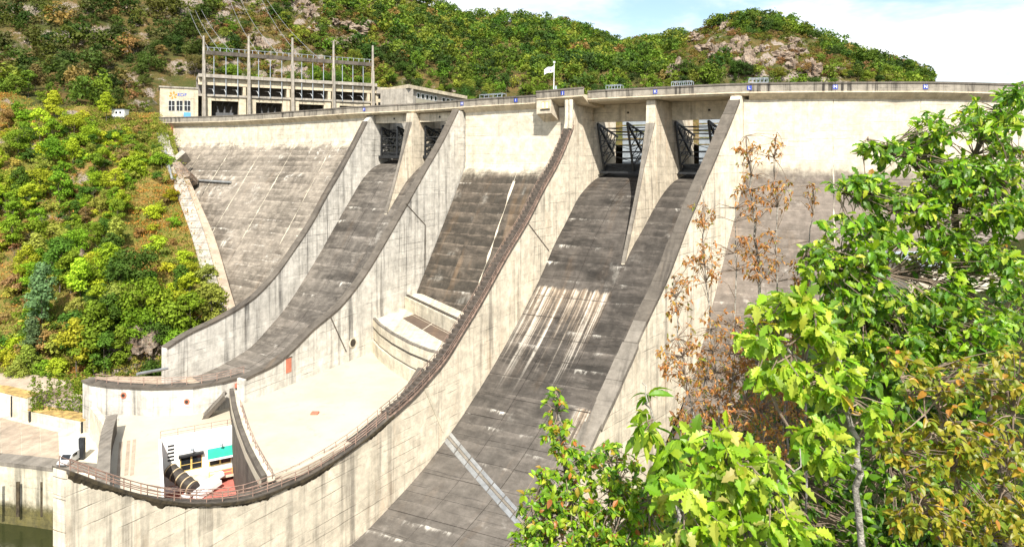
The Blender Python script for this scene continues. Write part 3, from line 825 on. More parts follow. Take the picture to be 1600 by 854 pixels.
sheet('near_bank_ground', rows, M['bank'])
# ------------------------------------------------------------------ powerhouse between the chutes
UP, LO, RD = -45.5, -49.0, -53.5
def flat(mb, pts, z0, z1):
    """closed slab between two levels from a plan outline"""
    P = [Vector((p[0], p[1], 0)) for p in pts]
    area = sum(P[i].x * P[(i+1) % len(P)].y - P[(i+1) % len(P)].x * P[i].y for i in range(len(P)))
    if area < 0: P.reverse()
    mb.prism([[Vector((p.x, p.y, CZ + z)) for p in P] for z in (z0, z1)])
def path_wall(mb, pts, thick, z0, z1):
    """upright wall along a plan path; z1 a level or a list"""
    P = [Vector((p[0], p[1], 0)) for p in pts]; rows = []
    for i, p in enumerate(P):
        d = (P[min(i+1, len(P)-1)] - P[max(i-1, 0)]).normalized(); n = Vector((-d.y, d.x, 0)) * thick / 2
        zt = z1[i] if isinstance(z1, (list, tuple)) else z1
        rows.append([Vector((q.x, q.y, CZ + z)) for q, z in ((p - n, z0), (p + n, z0), (p + n, zt), (p - n, zt))])
    mb.prism(rows)
def railing(path, label, mat, h=1.1, spacing=2.6, nr=2, r=.05, group=None, pr=None):
    """handrail along a path of ground points; every post and rail its own part"""
    root = empty('railing', path[0], label, 'railing', group)
    P = [Vector(p) for p in path]; L = [0]
    for a, b_ in zip(P[:-1], P[1:]): L.append(L[-1] + (b_ - a).length)
    def pos(l):
        for i in range(len(P) - 1):
            if l <= L[i+1] or i == len(P) - 2: return P[i].lerp(P[i+1], (l - L[i]) / max(1e-6, L[i+1] - L[i]))
    n = max(1, int(L[-1] / spacing))
    ls = [L[-1] * k / n for k in range(n + 1)]
    for l in ls:
        mb = MB(); p = pos(l); mb.tube([p - Vector((0, 0, .05)), p + Vector((0, 0, h + .04))], pr or r * 1.2, 6); part(mb, 'post', mat, root)
    for k in range(nr):
        mb = MB(); mb.tube([pos(l) + Vector((0, 0, h * (k + 1) / nr)) for l in ls], r, 6); part(mb, 'rail', mat, root)
    return root

ph = empty('powerhouse', onz(400, 700, UP) - Vector((0, 0, 8)), 'powerhouse with broad pale gravel roofs wedged between the two chutes', 'powerhouse')
edge = [onz(u, v, UP) for u, v in ((408, 750), (398, 733), (383, 703), (370, 668), (362, 638), (358, 612))]
mb = MB()
flat(mb, edge + [left.pt(71, 1.0, 0), left.pt(40, 1.0, 0), left.pt(26, 1.0, 0), right.pt(40, 0, 0), right.pt(60, 0, 0), right.pt(84, 0, 0)], UP - 1.2, UP)
part(mb, 'upper_roof', M['roof'], ph, weld=True)
mb = MB(); path_wall(mb, [e + Vector((.45, 0, 0)) for e in edge],   .7, UP - 13, UP + .75); eo = part(mb, 'roof_edge_wall', M['coping_dark'], ph)
mb = MB(); path_wall(mb, [e + Vector((1.35, .2, 0)) for e in edge], 1.0, UP - .2, UP + .25); subpart(mb, 'kerb', M['plain'], eo)
# lower roof round the sunken court
BL, BR = onz(252, 688, LO), onz(384, 664, LO); FL = onz(259, 800, LO)
a1, a2 = onz(163, 752, LO), onz(172, 656, LO); b1 = onz(252, 640, LO); b2 = onz(356, 622, LO)
mb = MB(); flat(mb, [a1 + Vector((2, -8, 0)), a2 + Vector((-1, 6, 0)), b1 + Vector((0, 4, 0)), Vector((b1.x, BL.y, 0)), BL, FL], LO - 1.0, LO); part(mb, 'lower_roof', M['roof'], ph)
mb = MB(); flat(mb, [Vector((b1.x, BL.y, 0)), b1 + Vector((0, 4, 0)), b2 + Vector((2, 3, 0)), edge[5], edge[4] + Vector((.2, .8, 0)), BL], LO - 1.0, LO - .004); part(mb, 'lower_roof', M['roof'], ph, weld=True)
for k, u in enumerate((187, 199, 208)):
    mb = MB(); p, q = onz(u - 2, 742, LO), onz(u + 2, 690 - k * 2, LO); path_wall(mb, [p, q], .5, LO - .1, LO + .05); part(mb, 'roof_gutter', M['apron'], ph)
# far parapet wall
fw = [(136, 594), (150, 599), (181, 603), (242, 606), (303, 604), (345, 597), (381, 587)]
FW = [onz(u, v, -44.0) for u, v in fw]
mb = MB(); path_wall(mb, FW, 1.6, LO - 8, -44.0); wo = part(mb, 'far_wall', M['grey_wall'], ph)
mb = MB(); path_wall(mb, FW, 2.1, -44.0, -43.6); subpart(mb, 'wall_cap', M['coping_dark'], wo)
P0 = FW[0]; dd = (Vector((-14, 20, 0)))
mb = MB(); flat(mb, [FW[0] + Vector((1, .5, 0)), FW[3] + Vector((0, .5, 0)), FW[-1] + Vector((0, .5, 0)), left.pt(67, .8, 0), left.pt(60, 0, 0), P0 + dd + Vector((1, 0, 0))], -52, -50.2); part(mb, 'terrace', M['apron'], ph, weld=True)
for u, v in ((193, 617), (237, 617), (214, 637), (215, 648), (292, 627)):
    Y = onz(u, 604 if u > 160 else 596, -44.0).y - .85
    mb = MB(); c = at(u, v, Y); mb.tube([c + Vector((0, .1, 0)), c - Vector((0, .12, 0))], .55, 14); o = subpart(mb, 'drain_ring', M['red_door'], wo)
    mb = MB(); mb.tube([c, c - Vector((0, .16, 0))], .34, 12); subpart(mb, 'drain_bore', M['black_pipe'], wo)
# left parapet of the lower roof: tall, the shade of its inner face put into the dark colour
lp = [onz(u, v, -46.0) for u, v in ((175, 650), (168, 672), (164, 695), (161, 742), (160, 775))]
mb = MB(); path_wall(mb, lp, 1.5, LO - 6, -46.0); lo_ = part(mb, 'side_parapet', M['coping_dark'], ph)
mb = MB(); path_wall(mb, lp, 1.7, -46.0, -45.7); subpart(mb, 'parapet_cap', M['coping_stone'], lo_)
mb = MB(); path_wall(mb, [FW[1] + Vector((0, -1, 0)), lp[0] + Vector((-.6, 0, 0))], 1.0, LO - 6, -48); part(mb, 'link_wall', M['plain'], ph)

# sunken court with the white office front
cd = (BR - BL); cd.z = 0; cl_ = cd.length; cd.normalize(); cn = Vector((cd.y, -cd.x, 0))
def court(u, v): return onpl(u, v, BL, cd)[1]
mb = MB(); mb.prism([[BL + Vector((0, 0, z)) for z in (-9, .3)] + [BL - cn * .6 + Vector((0, 0, z)) for z in (.3, -9)], [BR + Vector((0, 0, z)) for z in (-9, .3)] + [BR - cn * .6 + Vector((0, 0, z)) for z in (.3, -9)]])
office = part(mb, 'office_wall', M['white_paint'], ph)
ld = FL - BL
mb = MB(); mb.prism([[BL + Vector((-.02, 0, z)) for z in (-9, .25)] + [BL + Vector((-.5, 0, z)) for z in (.25, -9)], [FL + Vector((-.02, 0, z)) for z in (-9, .25)] + [FL + Vector((-.5, 0, z)) for z in (.25, -9)]]); part(mb, 'court_side_wall', M['white_paint'], ph)
mb = MB(); flat(mb, [BL, BR, edge[0] + Vector((-1, -6, 0)), FL + Vector((0, -2, 0))], LO - 9.5, LO - 8.2); part(mb, 'court_floor', M['red_floor'], ph, weld=True)
def office_box(u0, v0, u1, v1, out, mat, name, parent, skew=-.17):
    """flat box on the office wall between two photo corners"""
    p, q = court(u0, v0), court(u1, v1)
    z0, z1 = min(p.z, q.z), max(p.z, q.z)
    mb = MB(); a = BL + cd * (p - BL).dot(cd); b_ = BL + cd * (q - BL).dot(cd)
    mb.prism([[Vector((r_.x, r_.y, z)) + cn * o_ for o_, z in ((-.05, z0), (out, z0), (out, z1), (-.05, z1))] for r_ in (a, b_)])
    return subpart(mb, name, mat, parent)
def at_wall(l, z, o_=0.0): return Vector((BL.x, BL.y, 0)) + cd * l + cn * o_ + Vector((0, 0, CZ + LO + z))
def wall_box(l0, l1, z0, z1, o0, o1, mat, name, parent):
    mb = MB(); mb.prism([[at_wall(l, z, o_) for o_, z in ((o0, z0), (o1, z0), (o1, z1), (o0, z1))] for l in (l0, l1)])
    return subpart(mb, name, mat, parent)
def lz(u, v):
    p = court(u, v); return (p - BL).dot(cd), p.z - CZ - LO
for (ua, va, ub, vb), awn in (((281, 714, 316, 727), False), ((326, 706, 361, 720), True)):
    l0, zt = lz(ua, va); l1, zb2 = lz(ub, vb); zt = (zt + lz(ub, va - 7)[1]) / 2; zb2 = zt - 2.6
    wn = wall_box(l0, l1, zb2, zt, 0, .06, M['yellow'], 'window', office)
    for k in range(2):
        a, b_ = lerp(l0, l1, k / 2) + .18, lerp(l0, l1, (k + 1) / 2) - .12
        wall_box(a, b_, zb2 + .2, zt - .2, .05, .085, M['glass'], 'pane', office)
        wall_box(a, b_, lerp(zb2, zt, .42), lerp(zb2, zt, .42) + .1, .08, .11, M['yellow'], 'glazing_bar', office)
    wall_box(l0 - .1, l1 + .5, zb2 - .75, zb2 - .25, 0, .55, M['white_metal'], 'window_box', office)
    if awn:
        mb = MB(); a, b_ = at_wall(l0 - .2, zt + .5, .05), at_wall(l1 + .2, zt + .5, .05)
        dn = cn * 1.5 + Vector((0, 0, -1.15))
        up_ = Vector((0, 0, .06))
        mb.prism([[p, p + dn, p + dn + up_, p + up_] for p in (a, b_)]); subpart(mb, 'awning', M['green_awning'], office)
        mb = MB(); mb.prism([[p + dn - Vector((0, 0, .35)), p + dn + cn * .04 - Vector((0, 0, .35)), p + dn + cn * .04, p + dn] for p in (a, b_)]); subpart(mb, 'awning_valance', M['white_metal'], office)
    else:
        wall_box(l0 - .2, l1 + .2, zt + .05, zt + .4, 0, .7, M['steel_dark'], 'rolled_awning', office)
    lm = lerp(l0, l1, .55)
    mb = MB(); mb.bar(at_wall(lm, zt + 1.2, 0), at_wall(lm, zt + 1.5, .9), .12); lo2 = subpart(mb, 'lamp_arm', M['white_metal'], office)
    mb = MB(); mb.box(at_wall(lm, zt + 1.35, 1.0), (.5, .4, .3)); subpart(mb, 'lamp_head', M['steel_grey'], office)
for k in range(5):
    l, z = lz(262, 698); wall_box(l, l + 1.0, z - k * .62, z - k * .62 + .26, 0, .08, M['steel_dark'], 'vent_slat', office)
l0, zl = lz(311, 742)
wall_box(l0 - 2, cl_ - 1.0, -7.3, -6.9, 0, 3.2, M['plain'], 'balcony', office)
wall_box(l0 - 6, cl_ - 4.5, -7.9, -7.0, 3.0, 3.3, M['white_metal'], 'balcony_beam', office)
wall_box(cl_ - 4.2, cl_ - 1.0, -6.89, -6.86, .1, 3.1, M['red_floor'], 'balcony_mat', office)
wall_box(cl_ - 1.2, cl_ - .1, -9, -.6, .02, 1.0, M['plain'], 'corner_pillar', office)
# big black duct with tan bands
pa, pb = at_wall(1.3, -4.6, 1.6), at_wall(4.9, -6.6, 6.4)
duct = empty('cooling_duct', pb, 'thick black pipe with tan bands slanting down the sunken white court', 'pipe')
mb = MB(); mb.tube([pa, pb], 1.1, 20); dpo = part(mb, 'duct_body', M['black_pipe'], duct)
for k in range(5):
    p = pa.lerp(pb, .04 + k * .22); d = (pb - pa).normalized()
    mb = MB(); mb.tube([p - d * .1, p + d * .1], 1.18, 20); part(mb, 'band', M['brass'], duct)
for (l, z, o_), (l2, z2, o2) in (((3.2, -7.6, 6.6), (9.5, -6.2, 3.6)), ((5.0, -7.9, 7.4), (9.0, -7.0, 4.8))):
    mb = MB(); mb.bar(at_wall(l, z, o_), at_wall(l2, z2, o2), .9, .7); tag(mb.build('white_duct', M['white_metal']), 'short white air duct, the %s of two beside the black pipe' % ('upper' if z > -7.7 else 'lower'), 'duct')
railing([at_wall(l0 + 1.5, -6.9, 3.1), at_wall(cl_ - 2.5, -6.9, 3.1)], 'thin balcony railing below the office windows in the sunken court', M['yellow'], 1.1, 1.6, 2, .06)
railing([at_wall(-.1, .3, -.3), at_wall(cl_ - .4, .3, -.3)], 'faded handrail on the roof edge above the office front', M['rust_rail'], 1.2, 2.6, 2, .045)
railing([e + Vector((1.5, .2, .25)) for e in edge[:5]], 'faded handrail along the left edge of the upper roof', M['rust_rail'], 1.2, 2.6, 2, .05)
railing([p + Vector((0, 0, .5)) for p in FW[1:]], 'pinkish handrail along the top of the far parapet wall', M['rust_rail'], 1.4, 2.5, 3, .06)

# stepped platform at the foot of the dam
fe = [onz(u, v, -38) for u, v in ((577, 493), (592, 509), (612, 523), (640, 538), (668, 549), (696, 556))]
back = [right.pt(52, 0, 0), right.pt(22, 0, 0), left.pt(14, 1, 0), left.pt(36, 1.0, 0)]
nrm = Vector((-.6, -.6, 0)).normalized()
pf = empty('terrace_block', onz(600, 560, UP), 'stepped pale concrete terrace at the dam foot with a dark square slab', 'terrace')
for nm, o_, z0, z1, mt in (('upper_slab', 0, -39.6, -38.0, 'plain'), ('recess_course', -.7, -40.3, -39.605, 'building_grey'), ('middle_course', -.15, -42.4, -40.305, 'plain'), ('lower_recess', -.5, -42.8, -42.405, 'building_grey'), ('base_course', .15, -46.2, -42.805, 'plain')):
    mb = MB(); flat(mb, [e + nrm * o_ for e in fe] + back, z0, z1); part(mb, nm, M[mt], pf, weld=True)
mb = MB(); path_wall(mb, [e - nrm * .35 for e in fe], .6, -38, -37.6); part(mb, 'edge_kerb', M['coping_stone'], pf)
cq = [onz(u, v, -38) for u, v in ((628, 497), (673, 481), (722, 500), (697, 537))]
for i in range(3):
    for j in range(2):
        def bl(a, b_): return (cq[0].lerp(cq[1], a)).lerp(cq[3].lerp(cq[2], a), b_)
        mb = MB(); flat(mb, [bl(i/3+.01, j/2+.01), bl((i+1)/3-.01, j/2+.01), bl((i+1)/3-.01, (j+1)/2-.01), bl(i/3+.01, (j+1)/2-.01)], -38.1, -37.95); part(mb, 'dark_slab', M['brown_patch'], pf)
mb = MB(); path_wall(mb, [onz(636, 457, -35), onz(690, 482, -35), onz(742, 506, -35)], 5.0, -38.2, -34.9); part(mb, 'upper_ledge', M['plain'], pf)
mb = MB(); path_wall(mb, [onz(636, 457, -35) + Vector((-.4, -2.6, 0)), onz(690, 482, -35) + Vector((-.4, -2.6, 0)), onz(738, 504, -35) + Vector((-.4, -2.6, 0))], .5, -35.3, -34.5); part(mb, 'ledge_kerb', M['coping_dark'], pf)
# leaning dark buttress by the near wall
B1 = onz(607, 646, UP); T = at(653, 573, 118.5); T2 = Vector((T.x, T.y, CZ + UP)); bx_ = Vector((.8, -.5, 0)) * 1.6
mb = MB(); mb.prism([[B1, T2, T], [B1 + bx_, T2 + bx_, T + bx_]]); tag(mb.build('ramp_block', M['coping_dark']), 'dark sloping concrete block on the roof against the near chute wall', 'ramp')
# door, inspection hole, small roof hatch
mb = MB(); c = on_wall_left(451, 570); ax = (left.d2, (left.P2 - left.P1).normalized(), Vector((0, 0, 1))); mb.box(c, (1.35, .12, 2.9), ax); dr = part(mb, 'door', M['red_door'], rootL)
mb = MB(); mb.box(c + ax[1] * .04 + Vector((0, 0, 1.5)), (1.7, .14, .2), ax); subpart(mb, 'door_lintel', M['coping_dark'], dr)
mb = MB(); c = on_wall_left(551, 535); mb.tube([c, c + ax[1] * .12], 1.15, 20); pr_ = part(mb, 'porthole', M['plain'], rootL)
mb = MB(); mb.tube([c, c + ax[1] * .16], .85, 20); subpart(mb, 'porthole_bore', M['black_pipe'], pr_)
mb = MB(); c = onz(492, 646, UP); mb.box(c + Vector((0, 0, .1)), (1.3, 1.1, .35)); o = mb.build('roof_hatch', M['red_door']); tag(o, 'small rusty hatch lying alone on the upper roof', 'hatch')
for k, (u, v) in enumerate(((376, 602),)):
    mb = MB(); c = onz(u, v + 2, UP); mb.box(c + Vector((0, 0, .4)), (1.8, 1.2, .8)); tag(mb.build('roof_vent_box', M['red_door']), 'low rusty box on the roof corner beside the stair head', 'vent box')

# outside stair between the roofs
st_root = empty('roof_stair', onz(318, 648, LO), 'brown concrete stair climbing from the lower to the upper roof', 'stairs')
sa, sb_ = onz(318, 650, LO), onz(352, 617, UP) + Vector((0, 0, .4))
sv = Vector((sb_.x - sa.x, sb_.y - sa.y, 0)); sl_ = sv.length; sv.normalize(); sn = Vector((sv.y, -sv.x, 0))
ns = 13
for k in range(ns):
    p = sa.lerp(sb_, (k + .5) / ns)
    mb = MB(); mb.box(p, (sl_ / ns * .95, 2.6, .3), (sv, sn, Vector((0, 0, 1)))); part(mb, 'step', M['coping_stone'], st_root)
for s_ in (-1, 1):
    mb = MB(); mb.bar(sa + sn * 1.35 * s_ - Vector((0, 0, .3)), sb_ + sn * 1.35 * s_ - Vector((0, 0, .3)), .25, .7); part(mb, 'stringer', M['coping_dark'], st_root)

# ------------------------------------------------------------------ access stair along the near chute wall
st = empty('wall_stair', right.pt(60, 0, right.far(60)), 'rusty access stair with twin handrails running down the wall of the near chute', 'stairs')
t = 1.0
while t < 66:
    W = right.width(t); z = right.far(t) + .25
    z1_ = z + .22; z = min(z, right.far(t + .95) + .2)
    mb = MB(); mb.prism([[right.pt(t, k_ / W, z), right.pt(t + .9, k_ / W, z), right.pt(t + .9, k_ / W, z1_), right.pt(t, k_ / W, z1_)] for k_ in (-.95, .95)])
    part(mb, 'tread', M['stair_dark'], st); t += .95
for sft in (-1.0, 1.0):
    mb = MB(); mb.tube([right.pt(t, sft / right.width(t), right.far(t) + .1) for t in np.linspace(.8, 67, 40)], .2, 6); part(mb, 'stringer', M['rail_brown'], st)
    for hh in (.6, 1.15):
        mb = MB(); mb.tube([right.pt(t, sft / right.width(t), right.far(t) + hh + .2) for t in np.linspace(.8, 67, 40)], .06, 6); part(mb, 'rail', M['rail_brown'], st)
    for t in np.linspace(1, 66.5, 34):
        mb = MB(); p = right.pt(t, sft / right.width(t), right.far(t)); mb.tube([p, p + Vector((0, 0, 1.4))], .07, 6); part(mb, 'post', M['rail_brown'], st)
coping_run(right, 0, lambda t: right.far(t) - .3, 1.0, 66, rootR, M['coping_dark'], 2.3, .2, 4.2)
coping_run(right, 0, right.far, 66, 115, rootR, M['coping_dark'], 2.5, .2, 4.2)
ts = np.linspace(66, 114.8, 260); rows = []
drop = .7
for t in ts:
    drop = min(.95, max(.2, drop + random.gauss(0, .12)))
    W = right.width(t); z = right.far(t) + .1
    rows.append([right.pt(t, .99 / W, z - drop - .15), right.pt(t, 1.05 / W, z - drop), right.pt(t, 1.29 / W, z - min(drop, .4)), right.pt(t, 1.31 / W, z), right.pt(t, .99 / W, z)])
mb = MB(); mb.prism(rows); part(mb, 'moss_crust', M['moss'], rootR)
for sft, nm in ((.85, 'pinkish handrail on the outer side of the curved walkway wall in front'), (-.85, 'pinkish handrail on the roof side of the curved walkway wall in front')):
    railing([right.pt(t, sft / right.width(t), right.far(t) + .2) for t in np.linspace(67.5, 114.5, 30)], nm, M['rust_rail'], 1.25, 2.3, 3 if sft > 0 else 2, .055)

# ------------------------------------------------------------------ road, apron, retaining walls and quay at the left
def sheet_slab(name, pts, z0, z1, mat):
    mb = MB(); flat(mb, pts, z0, z1); o = mb.build(name, mat, weld=True); o['kind'] = 'structure'; return o
sheet_slab('access_road', [onz(u, v, RD) for u, v in ((-400, 620), (0, 646), (60, 660), (140, 676), (172, 668), (172, 760), (108, 733), (0, 722), (-400, 690))], RD - 1.2, RD, M['plain'])
for k, (ua, ub) in enumerate(((-330, -200), (-200, -90), (-90, 0), (0, 32), (32, 62), (62, 91))):
    top = lambda u: lerp(652, 675, (u + 0) / 91.0) if u > 0 else lerp(632, 652, (u + 400) / 400.0)
    bot = lambda u: lerp(713, 723, u / 91.0) if u > 0 else lerp(688, 713, (u + 400) / 400.0)
    mb = MB(); flat(mb, [onz(u + e, v, RD) for u, v, e in ((ua, top(ua), .4), (ub, top(ub), -.4), (ub + 2, bot(ub), -.4), (ua + 2, bot(ua), .4))], RD - .3, RD + .06); mb_o = mb.build('apron_panel', M['apron']); mb_o['kind'] = 'structure'
rw = empty('retaining_wall', onz(50, 657, RD), 'pale retaining wall with lichen stained top below the wooded slope', 'wall')
for (us_, vt, nm) in (([-400, -200, 0, 50], [597, 603, 610, 629], -48.9), ([51, 95, 137], None, -51.3)):
    base = [onz(u, pchip([-400, 0, 50, 137], [620, 642, 655, 673])(u), RD) for u in us_]
    mb = MB(); path_wall(mb, base, 1.6, RD - 1, nm); o = part(mb, 'wall_panel', M['plain'], rw)
    mb = MB(); path_wall(mb, [b_ + Vector((0, .4, 0)) for b_ in base], 2.6, nm, nm + .22); subpart(mb, 'lichen_cap', simple('lichen_cap_%d' % abs(int(nm)), (.36, .24, .08), .9, 0, .5, .8), o)
    mb = MB(); path_wall(mb, [b_ + Vector((0, 5.5, 0)) for b_ in base], 9, RD - 2, nm - .4); part(mb, 'backfill', M['apron'], rw)
for u, v0, v1 in ((25, 622, 650), (53, 642, 659), (134, 653, 672)):
    p = onz(u, pchip([-400, 0, 50, 137], [620, 642, 655, 673])(u), RD) + Vector((-.1, -1.0, 0))
    mb = MB(); mb.tube([p, Vector((p.x, p.y, CZ + (-49.2 if u < 50 else -51.4)))], .2, 8); part(mb, 'downpipe', M['steel_dark'], rw)
qy = empty('quay_wall', onz(50, 726, -54), 'streaked quay wall with mossy foot standing in the river', 'wall')
qp = [onz(u, v, -54) for u, v in ((-400, 694), (-200, 706), (0, 721), (60, 727), (112, 734), (150, 738), (172, 746))]
mb = MB(); path_wall(mb, qp, 2.4, -68, -54); part(mb, 'wall_face', M['quay'], qy)
mb = MB(); path_wall(mb, [p + Vector((0, .2, 0)) for p in qp], 2.9, -54, -53.3); part(mb, 'quay_kerb', M['coping_stone'], qy)
for u in (8, 39, 76, 86):
    p = onz(u, 727, -54); mb = MB(); mb.box(Vector((p.x, p.y - 1.6, CZ - 59.0)), (.55 if u < 70 else .4, .2, 6.0)); part(mb, 'drain_slot', M['moss'], qy)
# ------------------------------------------------------------------ crest details
lookout = empty('lookout_room', cs(866, -1, -8), 'small concrete lookout box with twin panes hanging under the crest', 'room')
def lk(u, t, dz): return cs(u, t, dz)
mb = MB(); mb.prism([[lk(u, t, z) for t, z in ((-2.55, -1.7), (-2.55, -5.3), (1.55, -7.2), (1.55, -1.7))] for u in (846, 869)]); lro = part(mb, 'shell', M['pier'], lookout)
for k in range(2):
    ua = 853.5 + k * 6.3
    mb = MB(); mb.prism([[lk(u, t, z) for t, z in ((-2.6, -2.3), (-2.6, -4.1), (-2.52, -4.1), (-2.52, -2.3))] for u in (ua, ua + 5.6)]); wo = part(mb, 'window', M['yellow'], lookout)
    mb = MB(); mb.prism([[lk(u, t, z) for t, z in ((-2.64, -2.5), (-2.64, -3.95), (-2.55, -3.95), (-2.55, -2.5))] for u in (ua + .9, ua + 4.7)]); subpart(mb, 'pane', M['white_metal'], wo)
mb = MB(); mb.prism([[lk(u, t, z) for t, z in ((-2.8, -4.15), (-2.8, -4.35), (-2.5, -4.35), (-2.5, -4.15))] for u in (852.5, 867)]); part(mb, 'sill', M['steel_dark'], lookout)
for ua in (892, 898.5):
    mb = MB(); mb.tube([cs(ua, -2.2, -2.2), cs(ua, -2.2, -7.5), cs(ua - 1, -2.4, -9.5)], .55, 10); part(mb, 'drain_pipe', M['plain'], lookout)
mb = MB(); mb.prism([[lk(u, t, z) for t, z in ((-.2, -3.0), (-.2, -6.2), (1.7, -6.2), (1.7, -3.0))] for u in (882, 890)]); part(mb, 'dark_niche', M['steel_dark'], lookout)

# letter plates on the parapet
def text_mesh(txt, size, mat, depth=.02):
    cu = bpy.data.curves.new('txt', 'FONT'); cu.body = txt; cu.size = size; cu.extrude = depth; cu.align_x = 'CENTER'; cu.align_y = 'CENTER'; cu.resolution_u = 3
    o = bpy.data.objects.new('txt', cu); sc.collection.objects.link(o)
    dg = bpy.context.evaluated_depsgraph_get()
    me = bpy.data.meshes.new_from_object(o.evaluated_get(dg)); sc.collection.objects.unlink(o); bpy.data.objects.remove(o); bpy.data.curves.remove(cu)
    me.materials.clear(); me.materials.append(mat)
    return me
for ch_, u in (('F', 569), ('H', 722), ('I', 806), ('J', 887), ('K', 1024), ('L', 1171), ('M', 1305), ('N', 1446)):
    extra = (-2.6, .7) if ch_ == 'J' else (0, 0)
    c = cs(u, extra[0] - .06, -1.15 + extra[1]); nrm_ = -upstream(u)
    xa = Vector((-nrm_.y, nrm_.x, 0)); ax = (xa, nrm_, Vector((0, 0, 1)))
    root = empty('letter_plate', c, 'blue plate with white letter %s on the crest parapet' % ch_, 'plate', 'lettered plates along the parapet')
    mb = MB(); mb.box(c, (1.0, .06, 1.0), ax); part(mb, 'plate', M['blue'], root)
    me = text_mesh(ch_, 1.0, M['letter']); o = bpy.data.objects.new('letter', me); sc.collection.objects.link(o); o.parent = root
    o.matrix_local = Matrix.Translation(nrm_ * .05) @ Matrix((( xa.x, 0, nrm_.x, 0), (xa.y, 0, nrm_.y, 0), (0, 1, 0, 0), (0, 0, 0, 1)))

# pale guard cages standing on the roadway
for u0, u1, lb in ((736, 772, 'pale guard cage on the crest right of the switchyard annex'), (938, 962, 'pale guard cage on the crest right of the flagpole'), (1043, 1075, 'pale guard cage on the crest above the pier between the near gates'), (1172, 1204, 'pale guard cage on the crest at the rightmost gate')):
    root = empty('guard_cage', cs((u0+u1)/2, 5, -1.1), lb, 'cage', 'guard cages on the crest')
    z1 = 1.5
    for t in (4.2, 6.4):
        for z in (.5, z1):
            mb = MB(); mb.tube([cs(u0, t, z), cs(u1, t, z)], .07, 6); part(mb, 'rail', M['steel_grey'], root)
        for k in range(6):
            u = lerp(u0, u1, k / 5); mb = MB(); mb.tube([cs(u, t, -1.1), cs(u, t, z1)], .06, 6); part(mb, 'post', M['steel_grey'], root)
    for k in range(6):
        u = lerp(u0, u1, k / 5); mb = MB(); mb.tube([cs(u, 4.2, z1), cs(u, 6.4, z1)], .06, 6); part(mb, 'crossbar', M['steel_grey'], root)

# flag
fp = at(865, 140, 172); ft = at(866, 98, 172)
fl = empty('flagpole', fp, 'white flagpole with a white flag on the crest', 'flagpole')
mb = MB(); mb.tube([fp - Vector((0, 0, 2)), ft], [.14, .09], 10); part(mb, 'pole', M['white_metal'], fl)
mb = MB(); mb.tube([ft - Vector((0, 0, .1)), ft + Vector((0, 0, .35))], .3, 10); part(mb, 'finial', M['white_metal'], fl)
mb = MB(); rows = []
for i in range(9):
    k = i / 8
    x = -2.6 * k; dz = -1.0 * k - .15 * math.sin(k * 7); y = .28 * math.sin(k * 8)
    rows.append([ft + Vector((x - .08, y, -.75 + dz)), ft + Vector((x - .08, y, -2.35 + dz * .8))])
mb.loft(rows); fo = part(mb, 'flag_cloth', M['white_metal'], fl, weld=True, smooth=True)
mb = MB(); c = ft + Vector((-1.35, -.08, -2.05)); mb.box(c, (.75, .1, .3)); subpart(mb, 'flag_mark', M['logo_blue'], fo)
mb = MB(); c = ft + Vector((-.85, .0, -1.85)); mb.box(c, (.3, .16, .35)); subpart(mb, 'flag_mark', M['logo_orange'], fo)
mb = MB(); c = at(868.5, 139, 171); mb.box(c, (.5, .5, 1.6)); part(mb, 'base_box', M['steel_grey'], fl)

# ------------------------------------------------------------------ switchyard building on the far crest
A0 = at(318, 120, 265); A1 = at(581, 132, 300)
fd = Vector((A1.x - A0.x, A1.y - A0.y, 0)); FLn = fd.length; fd.normalize(); fn = Vector((fd.y, -fd.x, 0))     # fn towards the river
def fac(u, v, out=0.0):
    """point on the facade plane pushed out towards the river"""
    s, p = onpl(u, v, (A0.x, A0.y), (fd.x, fd.y)); return s, p.z - CZ
def fp_(l, z, o_=0.0): return Vector((A0.x, A0.y, 0)) + fd * l + fn * o_ + Vector((0, 0, CZ + z))
def fbox(l0, l1, z0, z1, o0, o1, mat, name, parent=None, sub=False):
    mb = MB(); mb.prism([[fp_(l, z, o_) for o_, z in ((o0, z0), (o1, z0), (o1, z1), (o0, z1))] for l in (l0, l1)])
    return (subpart if sub else part)(mb, name, mat, parent)
sy = empty('switchyard_building', fp_(FLn / 2, 13), 'long pale switchyard building with open transformer bays behind the far crest', 'building')
cols = [fac(u, 120)[0] for u in (318, 388, 456, 520, 581)]
zr, zm, zb_ = 33.0, 26.0, 13.0
fbox(cols[0] - 2, cols[4] + 2, zr - .2, zr + 1.2, -14, 1.8, M['building_grey'], 'roof', sy)
fbox(cols[0] - 2, cols[4] + 2, zr - 3.2, zr - .21, -1.2, .2, M['building'], 'fascia', sy)
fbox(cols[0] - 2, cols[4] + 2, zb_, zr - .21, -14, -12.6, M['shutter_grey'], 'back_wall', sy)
fbox(cols[0] - 2, cols[4] + 2, zm - .9, zm, -13, .6, M['building_grey'], 'bay_floor', sy)
